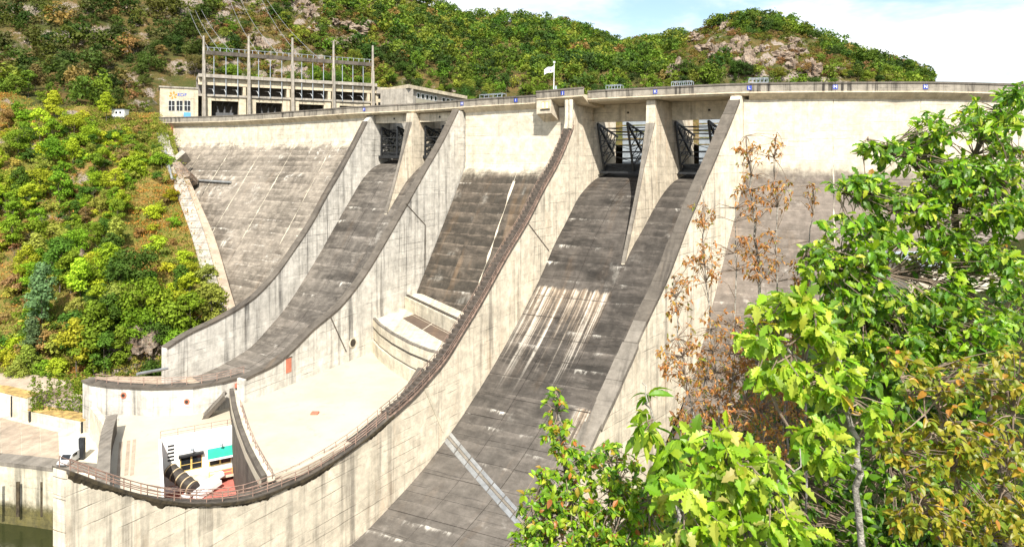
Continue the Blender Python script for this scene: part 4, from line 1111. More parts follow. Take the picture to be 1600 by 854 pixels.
for k in range(4):
    a, b_ = cols[k], cols[k + 1]
    L = b_ - a
    fbox(a + .9, a + L * .17, zb_, zm - 1.0, -4, .05, M['building'], 'bay_pier', sy)
    fbox(b_ - L * .22, b_ - .9, zb_, zm - 1.0, -4, .05, M['building'], 'bay_pier', sy)
    fbox(a + L * .17 + .01, b_ - L * .22 - .01, zm - 2.6, zm - 1.0, -3, -.1, M['building'], 'bay_lintel', sy)
    fbox(b_ - L * .12, b_ - .9, zm + .01, zr - 3.25, -6, .0, M['building'], 'upper_pier', sy)
    # transformer in the bay
    tr = empty('transformer', fp_((a + b_) / 2, zb_), 'dark transformer in the %s open bay of the switchyard' % ('leftmost', 'second', 'third', 'rightmost')[k], 'transformer', 'transformers in the bays')
    fbox(a + L * .28, b_ - L * .33, zb_ + .1, zb_ + 5.6, -6, -2, M['trans'], 'tank', tr)
    for q in range(3):
        l = lerp(a + L * .34, b_ - L * .38, q / 2)
        mb = MB(); mb.tube([fp_(l, zb_ + 5.5, -3.5), fp_(l + (q - 1) * .5, zb_ + 8.6, -3.2)], [.55, .2], 8); part(mb, 'bushing', M['trans'], tr)
        mb = MB(); mb.tube([fp_(l, zm - 1, .8), fp_(l - 1.2, zb_ + 8.5, -3.0)], .06, 5); part(mb, 'lead', M['wire'], tr)
    fbox(a + L * .24, b_ - L * .3, zb_ + .1, zb_ + 3.4, -1.2, -.6, M['steel_grey'], 'guard', tr)
    fbox(a + L * .18, b_ - L * .23, zm - 1.2, zm - 1.05, -2.5, .0, M['steel_dark'], 'busbar', tr)
    # hanging insulator strings
    for q in range(3):
        l = lerp(a + L * .22, b_ - L * .25, q / 2)
        root = empty('insulator_string', fp_(l, zm + 1, 1.4), 'thin hanging conductor, %s of three in the %s bay' % (('left', 'middle', 'right')[q], ('leftmost', 'second', 'third', 'rightmost')[k]), 'conductor', 'hanging conductors of the switchyard')
        mb = MB(); mb.tube([fp_(l, 43.0, 1.4), fp_(l, zm - .6, 1.4)], .16, 6); part(mb, 'conductor', M['steel_grey'], root)
        mb = MB(); mb.tube([fp_(l, 43.8, 1.4), fp_(l, 42.4, 1.4)], .42, 8); part(mb, 'insulator', M['steel_grey'], root)
        mb = MB(); mb.tube([fp_(l, zm + .5, 1.4), fp_(l - .3, zm + 2.2, -.8), fp_(l - 1.6, zm + 2.6, -3)], .09, 6); part(mb, 'jumper', M['white_metal'], root)
tops = [57, 57, 60, 65, 72]
for k, c in enumerate(cols):
    zt = fac((318, 388, 456, 520, 581)[k], tops[k])[1]
    root = empty('gantry_column', fp_(c, zb_), '%s tall tapering concrete gantry column of the switchyard' % ('leftmost', 'second', 'middle', 'fourth', 'rightmost')[k], 'column', 'gantry columns of the switchyard')
    for o_ in (.2, 2.2):
        mb = MB(); mb.tube([fp_(c, zb_ - 1, o_ + .4), fp_(c, 40, o_ * .4 + 1.0)], [.75, .6], 4); part(mb, 'leg', M['building_grey'] if o_ > 1 else M['building'], root)
    mb = MB(); mb.tube([fp_(c, 39.5, 1.4), fp_(c, zt, 1.4)], [.62, .42], 8); part(mb, 'mast', M['building_grey'], root)
    for z in np.arange(20, 38, 4):
        mb = MB(); mb.bar(fp_(c, z, .5), fp_(c, z, 2.3), .4, .3); part(mb, 'rung_block', M['building_grey'], root)
    if k < 4:
        pass
gb = empty('gantry_beam', fp_(FLn / 2, 42), 'dark high gantry beam with short posts spanning the tall columns', 'gantry beam')
for k in range(4):
    fbox(cols[k] + .65, cols[k + 1] - .65, 42.2, 43.8, .9, 1.9, M['coping_dark'], 'beam_span', gb)
    for q in range(7):
        l = lerp(cols[k] + 1.5, cols[k + 1] - 1.5, q / 6)
        mb = MB(); mb.tube([fp_(l, 43.8, 1.4), fp_(l, 45.4, 1.4)], .12, 5); part(mb, 'spike', M['steel_grey'], gb)
    fbox(cols[k] + .65, cols[k + 1] - .65, 45.2, 45.32, 1.3, 1.5, M['steel_grey'], 'top_rail', gb)

# lower block with the emblem at its left end
l0 = fac(250, 150)[0]; lb_ = fac(316, 150)[0]
zt = fac(283, 138)[1]
ob = empty('control_block', fp_((l0 + lb_) / 2, zb_), 'cream control block with orange and blue emblem, three windows and a blue door', 'building')
fbox(l0, cols[0] - 2.02, zb_ - 2, zt, -14, -.02, M['building'], 'wall', ob)
fbox(l0 - .4, cols[0] - 2.02, zt, zt + .6, -14.4, .35, M['building_grey'], 'roof_edge', ob)
for k in range(3):
    ua = 263 + k * 12.3
    a, z1 = fac(ua, 157); b2, z0 = fac(ua + 10.2, 173.5)
    wn = fbox(a, b2, z0, z1, -.02, .1, M['white_metal'], 'window', ob)
    for i in range(2):
        for j in range(2):
            fbox(lerp(a, b2, i / 2) + .07, lerp(a, b2, (i + 1) / 2) - .07, lerp(z0, z1, j / 2) + .07, lerp(z0, z1, (j + 1) / 2) - .07, .09, .13, M['glass'], 'pane', wn, True)
a, z1 = fac(287, 175.5); b2, z0 = fac(298, 185); fbox(a, b2, z0, z1, -.02, .12, M['blue_door'], 'door', ob)
# emblem: six-petal orange sunburst and blue lettering
c_l, c_z = fac(270.5, 149)
for k in range(6):
    an = R(60 * k + 20)
    mb = MB(); pts = []
    for rr, da in ((.35, -.3), (.9, -.42), (1.45, -.28), (1.6, .05), (1.25, .22), (.7, .15)):
        pts.append((c_l + rr * math.cos(an + da), c_z + rr * math.sin(an + da)))
    mb.prism([[fp_(l, z, o_) for l, z in pts] for o_ in (.0, .06)]); part(mb, 'emblem_petal', M['logo_orange'], ob)
me = text_mesh('EDF', 1.75, M['logo_blue'], .03); o = bpy.data.objects.new('emblem_lettering', me); sc.collection.objects.link(o); o.parent = ob
l_, z_ = fac(284.5, 148.5)
mt_ = Matrix(((fd.x * 1.15, 0, fn.x, 0), (fd.y * 1.15, 0, fn.y, 0), (0, 1, 0, 0), (0, 0, 0, 1))); mt_.translation = fp_(l_, z_, .06) - ob.location
o.matrix_local = mt_

# annex with strip windows at the right end
an_ = empty('annex_building', fp_(cols[4] + 20, zb_), 'low grey annex with strip windows and flat roof right of the gantry', 'building')
fbox(cols[4] + 2.02, cols[4] + 12, zb_ - 2, zr - 3.3, -12, -.5, M['building'], 'link_wall', an_)
fbox(cols[4] + 2.02, cols[4] + 12, zr - 3.3, zr - .3, -12.4, .6, M['building_grey'], 'link_roof', an_)
for z in (28.3, 25.0):
    fbox(cols[4] + 3.2, cols[4] + 9.4, z - .9, z + .7, -.52, -.4, M['glass'], 'window_strip', an_)
Bc = at(636, 140, 286); Be = at(724, 150, 338); Bs = at(613, 140, 300)
def abox(p, q, z0, z1, depth, mat, name, out=0.0, sub=None):
    d = Vector((q.x - p.x, q.y - p.y, 0)).normalized(); n = Vector((d.y, -d.x, 0))
    mb = MB(); mb.prism([[Vector((r_.x, r_.y, CZ + z)) + n * o_ for o_, z in ((-depth, z0), (out, z0), (out, z1), (-depth, z1))] for r_ in (p, q)])
    return subpart(mb, name, mat, sub) if sub else part(mb, name, mat, an_)
zt_ = 32.0
w1 = abox(Bc, Be, zb_ - 3, zt_ - 1.4, 14, M['building_grey'], 'wall')
w2 = abox(Bs, Bc, zb_ - 3, zt_ - 1.5, 3, M['building_grey'], 'side_wall')
mb = MB(); dd_ = Vector((Be.x - Bc.x, Be.y - Bc.y, 0)).normalized(); nn_ = Vector((dd_.y, -dd_.x, 0))
flat(mb, [Bs + nn_ * .3 + Vector((-2, -1, 0)), Bc + nn_ * 1.3 - dd_ * 1.2, Be + nn_ * 1.3 + dd_ * 2, Be - nn_ * 15, Bs - nn_ * 10], zt_ - 1.4, zt_ + .2); part(mb, 'roof', M['building'], an_, weld=True)
def ab(k): return Bc.lerp(Be, k)
for grp, k0, k1 in ((0, .14, .50), (1, .57, .97)):
    n = 5
    for i in range(n):
        a, b2 = lerp(k0, k1, i / n) + .008, lerp(k0, k1, (i + 1) / n) - .012
        wo = abox(ab(a), ab(b2), zt_ - 5.0, zt_ - 2.6, .1, M['white_metal'], 'window', .08)
        abox(ab(a + .008), ab(b2 - .008), zt_ - 4.75, zt_ - 2.85, .1, M['glass'], 'pane', .14, wo)
    abox(ab(k0), ab(k1), zb_, zt_ - 5.3, .1, M['beige_panel'], 'cladding', .06)
for i in range(3):
    a, b2 = .08 + i * .29, .30 + i * .29
    wo = abox(Bs.lerp(Bc, a), Bs.lerp(Bc, b2), zt_ - 4.9, zt_ - 2.6, .1, M['glass'], 'window', .06)
abox(Bs.lerp(Bc, .05), Bs.lerp(Bc, .95), zb_, zt_ - 5.3, .1, M['beige_panel'], 'cladding', .05)

# overhead lines climbing the hill and the pylon above
for k, (u0, v0, Y0, u1, v1) in enumerate(((330, 82, 268, 287, -8), (345, 82, 269, 295, -8), (362, 82, 270, 303, -8), (404, 85, 277, 356, -8), (434, 85, 280, 372, -8), (470, 90, 285, 405, -8), (500, 93, 289, 412, -8))):
    p, q = at(u0, v0, Y0), at(u1, v1, 420)
    pts = [p.lerp(q, i / 10) - Vector((0, 0, 5 * math.sin(math.pi * i / 10) * .6)) for i in range(11)]
    mb = MB(); mb.tube(pts, .11, 5); tag(mb.build('power_line', M['wire']), 'overhead power line climbing the hill, %s from the left' % ('first', 'second', 'third', 'fourth', 'fifth', 'sixth', 'seventh')[k], 'power line', 'overhead power lines')
py = empty('pylon', at(562, 22, 480), 'lattice pylon legs among trees at the top of the hill', 'pylon')
pb_ = [at(553, 24, 480), at(569, 24, 480), at(571, 22, 488), at(555, 22, 488)]
pc = at(562, -60, 484)
for i in range(4):
    mb = MB(); mb.bar(pb_[i] - Vector((0, 0, 6)), pc + (pb_[i] - at(562, 23, 484)) * .15, .35); part(mb, 'leg', M['steel_grey'], py)
for k in range(1, 5):
    r = [pb_[i].lerp(pc, k * .14) for i in range(4)]; r0 = [pb_[i].lerp(pc, (k - 1) * .14) for i in range(4)]
    for i in range(4):
        mb = MB(); mb.bar(r[i], r[(i + 1) % 4], .2); part(mb, 'strut', M['steel_grey'], py)
        mb = MB(); mb.bar(r0[i], r[(i + 1) % 4], .18); part(mb, 'brace', M['steel_grey'], py)

# hut on the road at the far end
hb = at(188, 180, 247)
hut = empty('site_hut', hb, 'small white site hut above the slope at the far end of the crest', 'hut')
mb = MB(); mb.box(hb + Vector((0, 0, .6)), (4.8, 3, 2.6)); hw_ = part(mb, 'wall', M['white_paint'], hut)
mb = MB(); mb.box(hb + Vector((0, 0, 2.05)), (5.2, 3.4, .25)); part(mb, 'roof', M['steel_grey'], hut)
for dx in (-.6, .9):
    mb = MB(); mb.box(hb + Vector((dx, -1.52, .9)), (.8, .08, .9)); part(mb, 'window', M['glass'], hut)
mb = MB(); mb.box(hb + Vector((-1, -1.5, -1.6)), (7.5, .4, 1.8)); part(mb, 'base_wall', M['trans'], hut)

# ------------------------------------------------------------------ far abutment: stair strip, gutter, pipe
ab_ = empty('abutment_stair', at(335, 505, 166), 'pale concrete stair strip following the dam edge down the far slope', 'stairs')
YA = pchip([200, 205, 283, 370, 460, 505, 530], [244, 241, 220, 197.5, 175.5, 166, 160])
Lp = pchip([205, 235, 283, 330, 370, 460, 505], [244, 251, 269, 286, 300, 322, 331])
Rp = pchip([205, 235, 283, 330, 370, 460, 505], [262, 269, 289, 307, 321, 345, 356])
Gp = pchip([205, 235, 283, 330, 370, 460, 505], [265, 274, 297, 318, 335, 362, 376])
vv = np.linspace(207, 505, 27)
for i in range(26):
    mb = MB(); rows = []
    for v in (vv[i] + .25, vv[i + 1] - .25):
        y = YA(v); rows.append([at(Lp(v), v, y + 3) - Vector((0, 0, 2)), at(Rp(v), v, y + 3) - Vector((0, 0, 2)), at(Rp(v), v, y) , at(Lp(v), v, y)])
    mb.prism(rows); part(mb, 'strip_slab', M['building_grey'], ab_)
mb = MB(); rows = []
for v in vv:
    y = YA(v) + .8; rows.append([at(Rp(v) + .5, v, y + 3) - Vector((0, 0, 2)), at(Gp(v) + 4, v, y + 3.5) - Vector((0, 0, 2)), at(Gp(v), v, y + 1.5), at(Rp(v) + .5, v, y)])
mb.prism(rows); part(mb, 'gutter', M['apron'], ab_)
for a, b2 in ((( 262, 222), (268, 250)), ((285, 243), (304, 233)), ((276, 252), (300, 272))):
    pass
mb = MB(); p = [at(270, 246, 228), at(284, 234, 229), at(290, 238, 229), at(276, 250, 228)]
mb.prism([p, [q + Vector((0, 4, -3)) for q in p]]); part(mb, 'buttress', M['building_grey'], ab_)
mb = MB(); p = [at(269, 254, 224), at(280, 252, 225), at(297, 268, 224), at(296, 275, 222.5), at(280, 279, 220.5)]
mb.prism([p, [q + Vector((1, 4, -3)) for q in p]]); part(mb, 'rock_footing', M['rock'], ab_)
def on_far_face(u, v):
    dx, dz = ray(u, v); best = None
    dv = Vector((*dA, 0)).normalized()
    for u0 in np.linspace(262, 566, 400):
        c = cs(u0, 1.5, 0); s = (dx * c.y - c.x) / (dv.x - dx * dv.y); Y = c.y + dv.y * s; z = dz * Y
        q = max(0.0, 6.1 - z); off = (q * q / 6 if q < 3 else q - 1.5) * .75
        if best is None or abs(off - s) < best[0]: best = (abs(off - s), Y)
    return at(u, v, best[1] - .9)
pp = [at(256, 222, 236), at(262, 250, 227), at(269, 280, 219), on_far_face(300, 281), on_far_face(361, 285)]
pr2 = empty('drain_pipe', pp[2], 'grey drain pipe bending from the abutment onto the dam face', 'pipe')
mb = MB(); mb.tube(pp[:3], .42, 8); part(mb, 'pipe_run', M['galv'], pr2)
mb = MB(); mb.tube(pp[2:], .38, 8); part(mb, 'pipe_run', M['galv'], pr2)
for k in range(8):
    q = pp[2].lerp(pp[4], (k + .5) / 8); mb = MB(); mb.bar(q + Vector((0, -.1, -.5)), q + Vector((0, 1.8, -.6)), .25); part(mb, 'bracket', M['steel_dark'], pr2)
mb = MB(); mb.box(cs(264, .9, -5.3), (1.5, 1.5, 3.0)); part(mb, 'valve_box', M['red_door'], pr2)
mb = MB(); q = at(205, 577, 132); mb.tube([at(214, 584, 128), at(262, 575, 134)], .3, 8); tag(mb.build('walkway_pipe', M['galv']), 'blue grey pipe lying behind the far parapet railing', 'pipe')

# ------------------------------------------------------------------ van and dark panel painting a shaded opening on the road
vb = onz(110.5, 722, RD) + Vector((0, 0, .06))
van = empty('parked_van', vb, 'white van parked nose on by the quay kerb', 'van')
def vbx(c, s_, m_, n): mb = MB(); mb.box(vb + Vector(c), s_); return part(mb, n, m_, van)
mb = MB(); pr_ = [(-2.2, .35), (-2.2, .95), (-1.5, 1.12), (-.9, 1.85), (2.2, 1.9), (2.2, .35)]
mb.prism([[vb + Vector((x, y, z)) for y, z in pr_] for x in (-.88, .88)]); part(mb, 'body', M['white_metal'], van)
mb = MB(); mb.prism([[vb + Vector((x, y, z)) for y, z in ((-1.52, 1.15), (-.95, 1.79), (-.9, 1.76), (-1.47, 1.12))] for x in (-.78, .78)]); part(mb, 'windscreen', M['glass'], van)
for sx_ in (-1, 1):
    vbx((sx_ * .89, -.2, 1.5), (.03, 1.0, .5), M['glass'], 'side_window'); vbx((sx_ * .62, -2.21, .75), (.35, .06, .2), M['letter'], 'headlight')
    for y in (-1.45, 1.4):
        mb = MB(); c = vb + Vector((sx_ * .82, y, .33)); mb.tube([c - Vector((.11, 0, 0)), c + Vector((.11, 0, 0))], .33, 14); part(mb, 'wheel', M['asphalt'], van)
vbx((0, -2.25, .5), (1.7, .12, .22), M['trans'], 'bumper')
gp = onz(121, 722, RD)
gpr = empty('shaded_opening', gp, 'tall dark panel painting the shaded opening beside the white van', 'post')
mb = MB(); mb.box(gp + Vector((0, 1.2, 1.9)), (.9, .5, 3.8)); part(mb, 'panel', M['steel_dark'], gpr)  # the opening's shadow, put into a dark solid panel
mb = MB(); mb.box(gp + Vector((-.55, 1.2, 1.9)), (.16, .6, 3.9)); part(mb, 'jamb', M['white_metal'], gpr)
# light hut roof showing through the oak
hr = at(1425, 436, 60)
rh = empty('bank_hut', hr - Vector((0, 0, 4)), 'pale low hut half hidden behind the oak branches at right', 'hut')
mb = MB(); mb.box(hr + Vector((5.5, 4, -2.6)), (11, 7, 7.5)); part(mb, 'wall', M['plain'], rh)
mb = MB(); mb.box(hr + Vector((5.5, 4, 1.3)), (11.8, 7.8, .3)); part(mb, 'roof', M['steel_grey'], rh)
# ------------------------------------------------------------------ trees and shrubs
def crown_arrays(h, r, nleaf, ls, seed, shape='round', base=.25, nclump=16):
    """leaf quads gathered in clumps through the crown: vertices (n,4,3)"""
    g_ = np.random.default_rng(seed)
    cen = []
    for _ in range(nclump):
        while True:
            p = g_.uniform(-1, 1, 3)
            if p @ p <= 1: break
        k = (p[2] + 1) / 2
        if shape == 'cone': rad = (1 - k) * .95 + .08
        elif shape == 'tall': rad = math.sin(math.pi * min(1, .15 + k * .85)) * .9 + .12
        else: rad = 1.0
        cen.append((p[0] * r * rad * .8, p[1] * r * rad * .8, h * (base + (1 - base) * (.06 + .86 * k)), r * g_.uniform(.26, .46) * (0.75 if shape == 'cone' else 1)))
    cen = np.array(cen)
    ci = g_.integers(0, nclump, nleaf)
    d = g_.normal(size=(nleaf, 3)); d /= np.linalg.norm(d, axis=1, keepdims=True)
    d[:, 2] = np.where(d[:, 2] < -.4, -d[:, 2], d[:, 2])
    rr = cen[ci, 3] * g_.uniform(.55, 1.12, nleaf)
    P = cen[ci, :3] + d * rr[:, None] * np.array([1.1, 1.1, .85])
    n = d + g_.normal(size=(nleaf, 3)) * .38; n /= np.linalg.norm(n, axis=1, keepdims=True)
    t = np.cross(n, g_.normal(size=(nleaf, 3))); t /= np.linalg.norm(t, axis=1, keepdims=True)
    b_ = np.cross(n, t)
    s = ls * g_.uniform(.6, 1.3, nleaf)[:, None]
    return np.stack([P - t * s * .5, P + b_ * s * .34, P + t * s * .5, P - b_ * s * .34], axis=1)
def quads_mesh(name, V, mat, tint=None):
    n = len(V); me = bpy.data.meshes.new(name)
    me.vertices.add(n * 4); me.vertices.foreach_set('co', V.reshape(-1).astype(np.float32))
    me.loops.add(n * 4); me.loops.foreach_set('vertex_index', np.arange(n * 4, dtype=np.int32))
    me.polygons.add(n); me.polygons.foreach_set('loop_start', np.arange(0, n * 4, 4, dtype=np.int32)); me.polygons.foreach_set('loop_total', np.full(n, 4, np.int32))
    if tint is not None:
        at_ = me.attributes.new('tint', 'FLOAT_COLOR', 'POINT')
        at_.data.foreach_set('color', np.repeat(np.concatenate([tint, np.ones((n, 1))], 1), 4, axis=0).reshape(-1).astype(np.float32))
    me.update(calc_edges=True); me.materials.append(mat)
    return me
def trunk_mesh(name, h, r, seed, bare=False):
    rd = random.Random(seed); mb = MB()
    lean = Vector((rd.uniform(-.06, .06), rd.uniform(-.06, .06), 1))
    pts = [lean * (h * k) for k in (0, .25, .5, .8)]
    mb.tube([pts[0] - Vector((0, 0, .6))] + pts, [r * 1.3, r, r * .8, r * .55, r * .25], 6)
    for k in range(9 if bare else 5):
        z = rd.uniform(.3, .75); a = rd.uniform(0, 6.28); L = h * rd.uniform(.2, .38)
        p = lean * (h * z); e = p + Vector((math.cos(a), math.sin(a), rd.uniform(.5, 1.1))) * L * .7
        mb.tube([p, p.lerp(e, .5) + Vector((0, 0, -.05 * L)), e], [r * .4, r * .25, r * .08], 5)
        if bare:
            for j in range(5):
                q = p.lerp(e, rd.uniform(.4, 1)); f = q + Vector((rd.uniform(-1, 1), rd.uniform(-1, 1), rd.uniform(.1, 1))) * L * .4
                mb.tube([q, f], [r * .12, r * .04], 4)
    me_o = mb.build(name, M['bark']); me = me_o.data; bpy.data.objects.remove(me_o)
    return me
KINDS = {}
def kind(nm, h, r, nl, ls, shape, base, ncl, nvar, tr=.13, bare=False):
    v = []
    for k in range(nvar):
        cm = None if bare else quads_mesh('crown', crown_arrays(h, r, nl, ls, hash((nm, k)) % 9999 if False else sum(map(ord, nm)) * 7 + k, shape, base, ncl), M['leaf_obj'])
        v.append((cm, trunk_mesh('trunk', h * .9, tr, k + len(nm), bare)))
    KINDS[nm] = v
kind('broad', 8.5, 4.2, 2600, .46, 'round', .2, 22, 4)
kind('tall', 11.0, 2.9, 2300, .46, 'tall', .14, 24, 3)
kind('bush', 3.0, 2.1, 1100, .34, 'round', .0, 14, 4, .07)
kind('cone', 11.0, 3.6, 2600, .46, 'cone', .05, 30, 2)
kind('bare', 7.0, 2.0, 0, 0, 'round', .2, 1, 2, .12, True)
def plant(kd, name, p, scale, col, label, cat, group, sq=1.0):
    cm, tm = random.choice(KINDS[kd])
    root = bpy.data.objects.new(name, None); sc.collection.objects.link(root); root.empty_display_size = .5
    root.location = p; root.rotation_euler = (0, 0, random.uniform(0, 6.28)); root.scale = (scale * sq, scale * sq, scale)
    tag(root, label, cat, group)
    if cm:
        c = bpy.data.objects.new('crown', cm); sc.collection.objects.link(c); c.parent = root; c.color = (*col, 1)
    t = bpy.data.objects.new('trunk', tm); sc.collection.objects.link(t); t.parent = root
    return root
def jit(c, a=.25):
    f = random.uniform(1 - a, 1 + a); return tuple(max(.004, x * f * random.uniform(.88, 1.12)) for x in c)
YEL, MID, DRK, OLV, BRN, PIN, PAL = (.32, .38, .024), (.16, .26, .018), (.065, .125, .016), (.25, .27, .045), (.26, .16, .06), (.11, .17, .07), (.20, .19, .10)

def slope_uv(u, v):
    best = None
    for q in np.linspace(.9, 9.9, 120):
        a = (u + 420) / (fU(q) + 420)
        if not 0 <= a <= 1: continue
        p = slope_pt(q, a, 0); vv_ = VH - (p.z - CZ) / p.y * F
        if best is None or abs(vv_ - v) < best[0]: best = (abs(vv_ - v), q, a)
    return slope_pt(best[1], best[2]) if best and best[0] < 14 else None
placed = []
def try_place(kd, nm, u, v, sc_, col, label, cat, group, md=2.0, sq=1.0):
    p = slope_uv(u, v)
    if p is None: return
    for q, m_ in placed:
        if (q.x - p.x) ** 2 + (q.y - p.y) ** 2 < (md * .5 + m_ * .5) ** 2: return
    placed.append((p, md)); plant(kd, nm, p - Vector((0, 0, .25)), sc_, jit(col), label, cat, group, sq)
# the ones that stand out
for kd, u, v, s_, col, lb in (('cone', 150, 588, 1.75, MID, 'tall bright green leafy tree behind the far parapet railing'), ('cone', 192, 590, 1.05, (.11, .17, .014), 'smaller bright green tree right of the tallest on the lower slope'),
                          ('tall', 118, 560, 1.25, DRK, 'dark full tree left of the tallest bright one on the lower slope'), ('cone', 70, 520, 1.5, PIN, 'blue green pine on the lower left slope'),
                          ('cone', 60, 560, 1.0, PIN, 'blue green young pine below the larger pine'), ('tall', 62, 430, 1.0, MID, 'slender tree above the pine on the left slope'),
                          ('bush', 268, 318, 1.5, (.28, .27, .012), 'bright yellow shrub just left of the abutment strip'), ('bush', 272, 355, 1.25, MID, 'round green shrub below the yellow one by the abutment strip'),
                          ('bush', 248, 383, 1.0, YEL, 'small yellow green shrub alone in the orange grass'), ('bush', 262, 440, 1.2, YEL, 'yellow green shrub low in the orange grass'),
                          ('bush', 285, 505, 1.7, MID, 'green shrub above the lip of the far chute'), ('bush', 262, 520, 1.5, YEL, 'yellow green shrub left of the far chute lip'), ('bush', 300, 478, 1.1, YEL, 'yellow green shrub below the stair strip'),
                          ('broad', 180, 345, .95, MID, 'round green tree in the middle of the slope'), ('broad', 150, 300, .8, YEL, 'bright yellow green tree high on the slope'), ('bush', 218, 282, 1.9, YEL, 'broad yellow green shrub below the road grass'),
                          ('bush', 215, 240, 1.7, MID, 'dense green shrub under the road embankment'), ('broad', 20, 300, 1.0, OLV, 'olive tree at the left edge of the slope'), ('bare', 28, 420, 1.25, BRN, 'bare grey tree on the left slope'), ('bare', 8, 350, 1.2, BRN, 'bare pale tree at the left edge above'),
                          ('broad', 170, 520, .9, (.05, .09, .012), 'dark rounded tree right of the pine')):
    try_place(kd, {'cone': 'leafy_tree', 'tall': 'leafy_tree', 'broad': 'leafy_tree', 'bush': 'shrub', 'bare': 'bare_tree'}[kd], u, v, s_, col, lb, 'shrub' if kd == 'bush' else 'tree', None, 2.0)
rs = random.Random(11)
n_ind = 0
for _ in range(5000):
    if n_ind >= 278: break
    u, v = rs.uniform(-70, 335), rs.uniform(188, 628)
    edge_u = 250 + max(0, (v - 205)) * .29
    if u > edge_u - 8: continue
    dry = (u > 185 and 290 < v < 470) or (u < 25 and v > 380)
    if dry and rs.random() < .82: continue
    low = v > 430 and u > 90
    x = rs.random()
    big = rs.random() < (.72 if low else .5) and not dry and not (u > 190 and v < 290)
    col = rs.choice([YEL, MID, OLV, MID, DRK, BRN] if not low else [MID, DRK, YEL, OLV, MID, DRK])
    if dry: col = rs.choice([YEL, OLV, BRN])
    cn_ = {YEL: 'yellow green', MID: 'green', OLV: 'olive', BRN: 'brownish', DRK: 'dark green'}[col]
    zone = 'low on the slope' if v > 500 else 'on the lower half of the slope' if v > 410 else 'half way up the slope' if v > 320 else 'on the upper slope' if v > 250 else 'at the top of the slope'
    zone += ', ' + ('at the left edge' if u < 15 else 'near the pine' if u < 75 else 'left of mid slope' if u < 130 else 'below the hut' if u < 205 else 'near the abutment strip')
    k0 = len(placed)
    if big:
        if col == BRN and rs.random() < .5: kd, nm, cat = 'bare', 'bare_tree', 'tree'
        else: kd, nm, cat = rs.choice(['broad', 'tall', 'tall']), 'leafy_tree', 'tree'
        lb = '%s %s standing %s' % ('bare' if kd == 'bare' else cn_, 'tree', zone)
        try_place(kd, nm, u, v, rs.uniform(.9, 1.55) if low else rs.uniform(.6, 1.3), col, lb, cat, lb + 's', 2.8)
    else:
        lb = '%s shrub growing %s' % (cn_, zone)
        try_place('bush', 'shrub', u, v, rs.uniform(.7, 1.9), col, lb, 'shrub', lb + 's', 1.6, rs.uniform(.8, 1.2))
    n_ind += len(placed) - k0
# the scrub between them that reads as one mass
SCB = [crown_arrays(2.6, 2.0, 230, .46, 700 + k, 'round', .0, 12) for k in range(5)]
gv, gt = [], []
for _ in range(2600):
    u, v = rs.uniform(-60, 335), rs.uniform(186, 632)
    if u > 250 + max(0, (v - 205)) * .29 - 6: continue
    dry = ((u - 255) / 75) ** 2 + ((v - 390) / 95) ** 2 < 1 or (u < 22 and v > 400)
    if dry and rs.random() < .88: continue
    p = slope_uv(u, v)
    if p is None: continue
    A = rs.choice(SCB); s_ = rs.uniform(.4, 1.25); an = rs.uniform(0, 6.28); c, s = math.cos(an), math.sin(an)
    gv.append((A.reshape(-1, 3) @ np.array([[c, -s, 0], [s, c, 0], [0, 0, 1]]).T * s_ + np.array(p)).reshape(-1, 4, 3))
    gt.append(np.repeat(np.array([jit(rs.choice([YEL, MID, MID, OLV, OLV, BRN, DRK, (.34, .30, .06)]), .25)]), len(A), 0))
    if len(gv) >= 650: break
me = quads_mesh('slope_scrub', np.concatenate(gv), M['leaf_attr'], np.concatenate(gt)); o = bpy.data.objects.new('slope_scrub', me); sc.collection.objects.link(o)
tag(o, 'continuous yellow green scrub filling the left slope between the trees', 'scrub', None, 'stuff')
# ground cover on the slope: grass tufts and bracken nobody could count
gv, gt = [], []
for _ in range(6500):
    q, a = rs.uniform(.95, 9.8), (rs.uniform(.5, .995) if rs.random() < .6 else rs.uniform(.84, .998))
    p = slope_pt(q, a)
    n = 14; base = np.array(p)
    P = base + np.random.default_rng(rs.randrange(1 << 30)).normal(size=(n, 3)) * np.array([.9, .9, .22]) + np.array([0, 0, .15])
    t = rng.normal(size=(n, 3)); t[:, 2] = abs(t[:, 2]) + .5; t /= np.linalg.norm(t, axis=1, keepdims=True)
    b_ = np.cross(t, rng.normal(size=(n, 3))); b_ /= np.linalg.norm(b_, axis=1, keepdims=True)
    s_ = rng.uniform(.25, .8, (n, 1))
    gv.append(np.stack([P - b_ * s_ * .2, P + b_ * s_ * .2, P + t * s_ + b_ * .05, P + t * s_ * .9 - b_ * .08], 1))
    f = fbm(p, .05) + rs.uniform(-.35, .35)
    pv = VH - (p.z - CZ) / p.y * F; pu = 800 + p.x / p.y * F
    if not (((pu - 255) / 85) ** 2 + ((pv - 390) / 110) ** 2 < 1 or (pu < 25 and pv > 390)): f -= .35
    c = np.array((.42, .20, .045) if f > .05 else ((.34, .27, .07) if f > -.3 else (.20, .24, .03)))
    gt.append(np.repeat((c * rs.uniform(.6, 1.2))[None], n, 0))
me = quads_mesh('slope_undergrowth', np.concatenate(gv), M['leaf_attr'], np.concatenate(gt))
o = bpy.data.objects.new('slope_undergrowth', me); sc.collection.objects.link(o)
tag(o, 'orange and green dry grass and bracken covering the left slope', 'undergrowth', None, 'stuff')
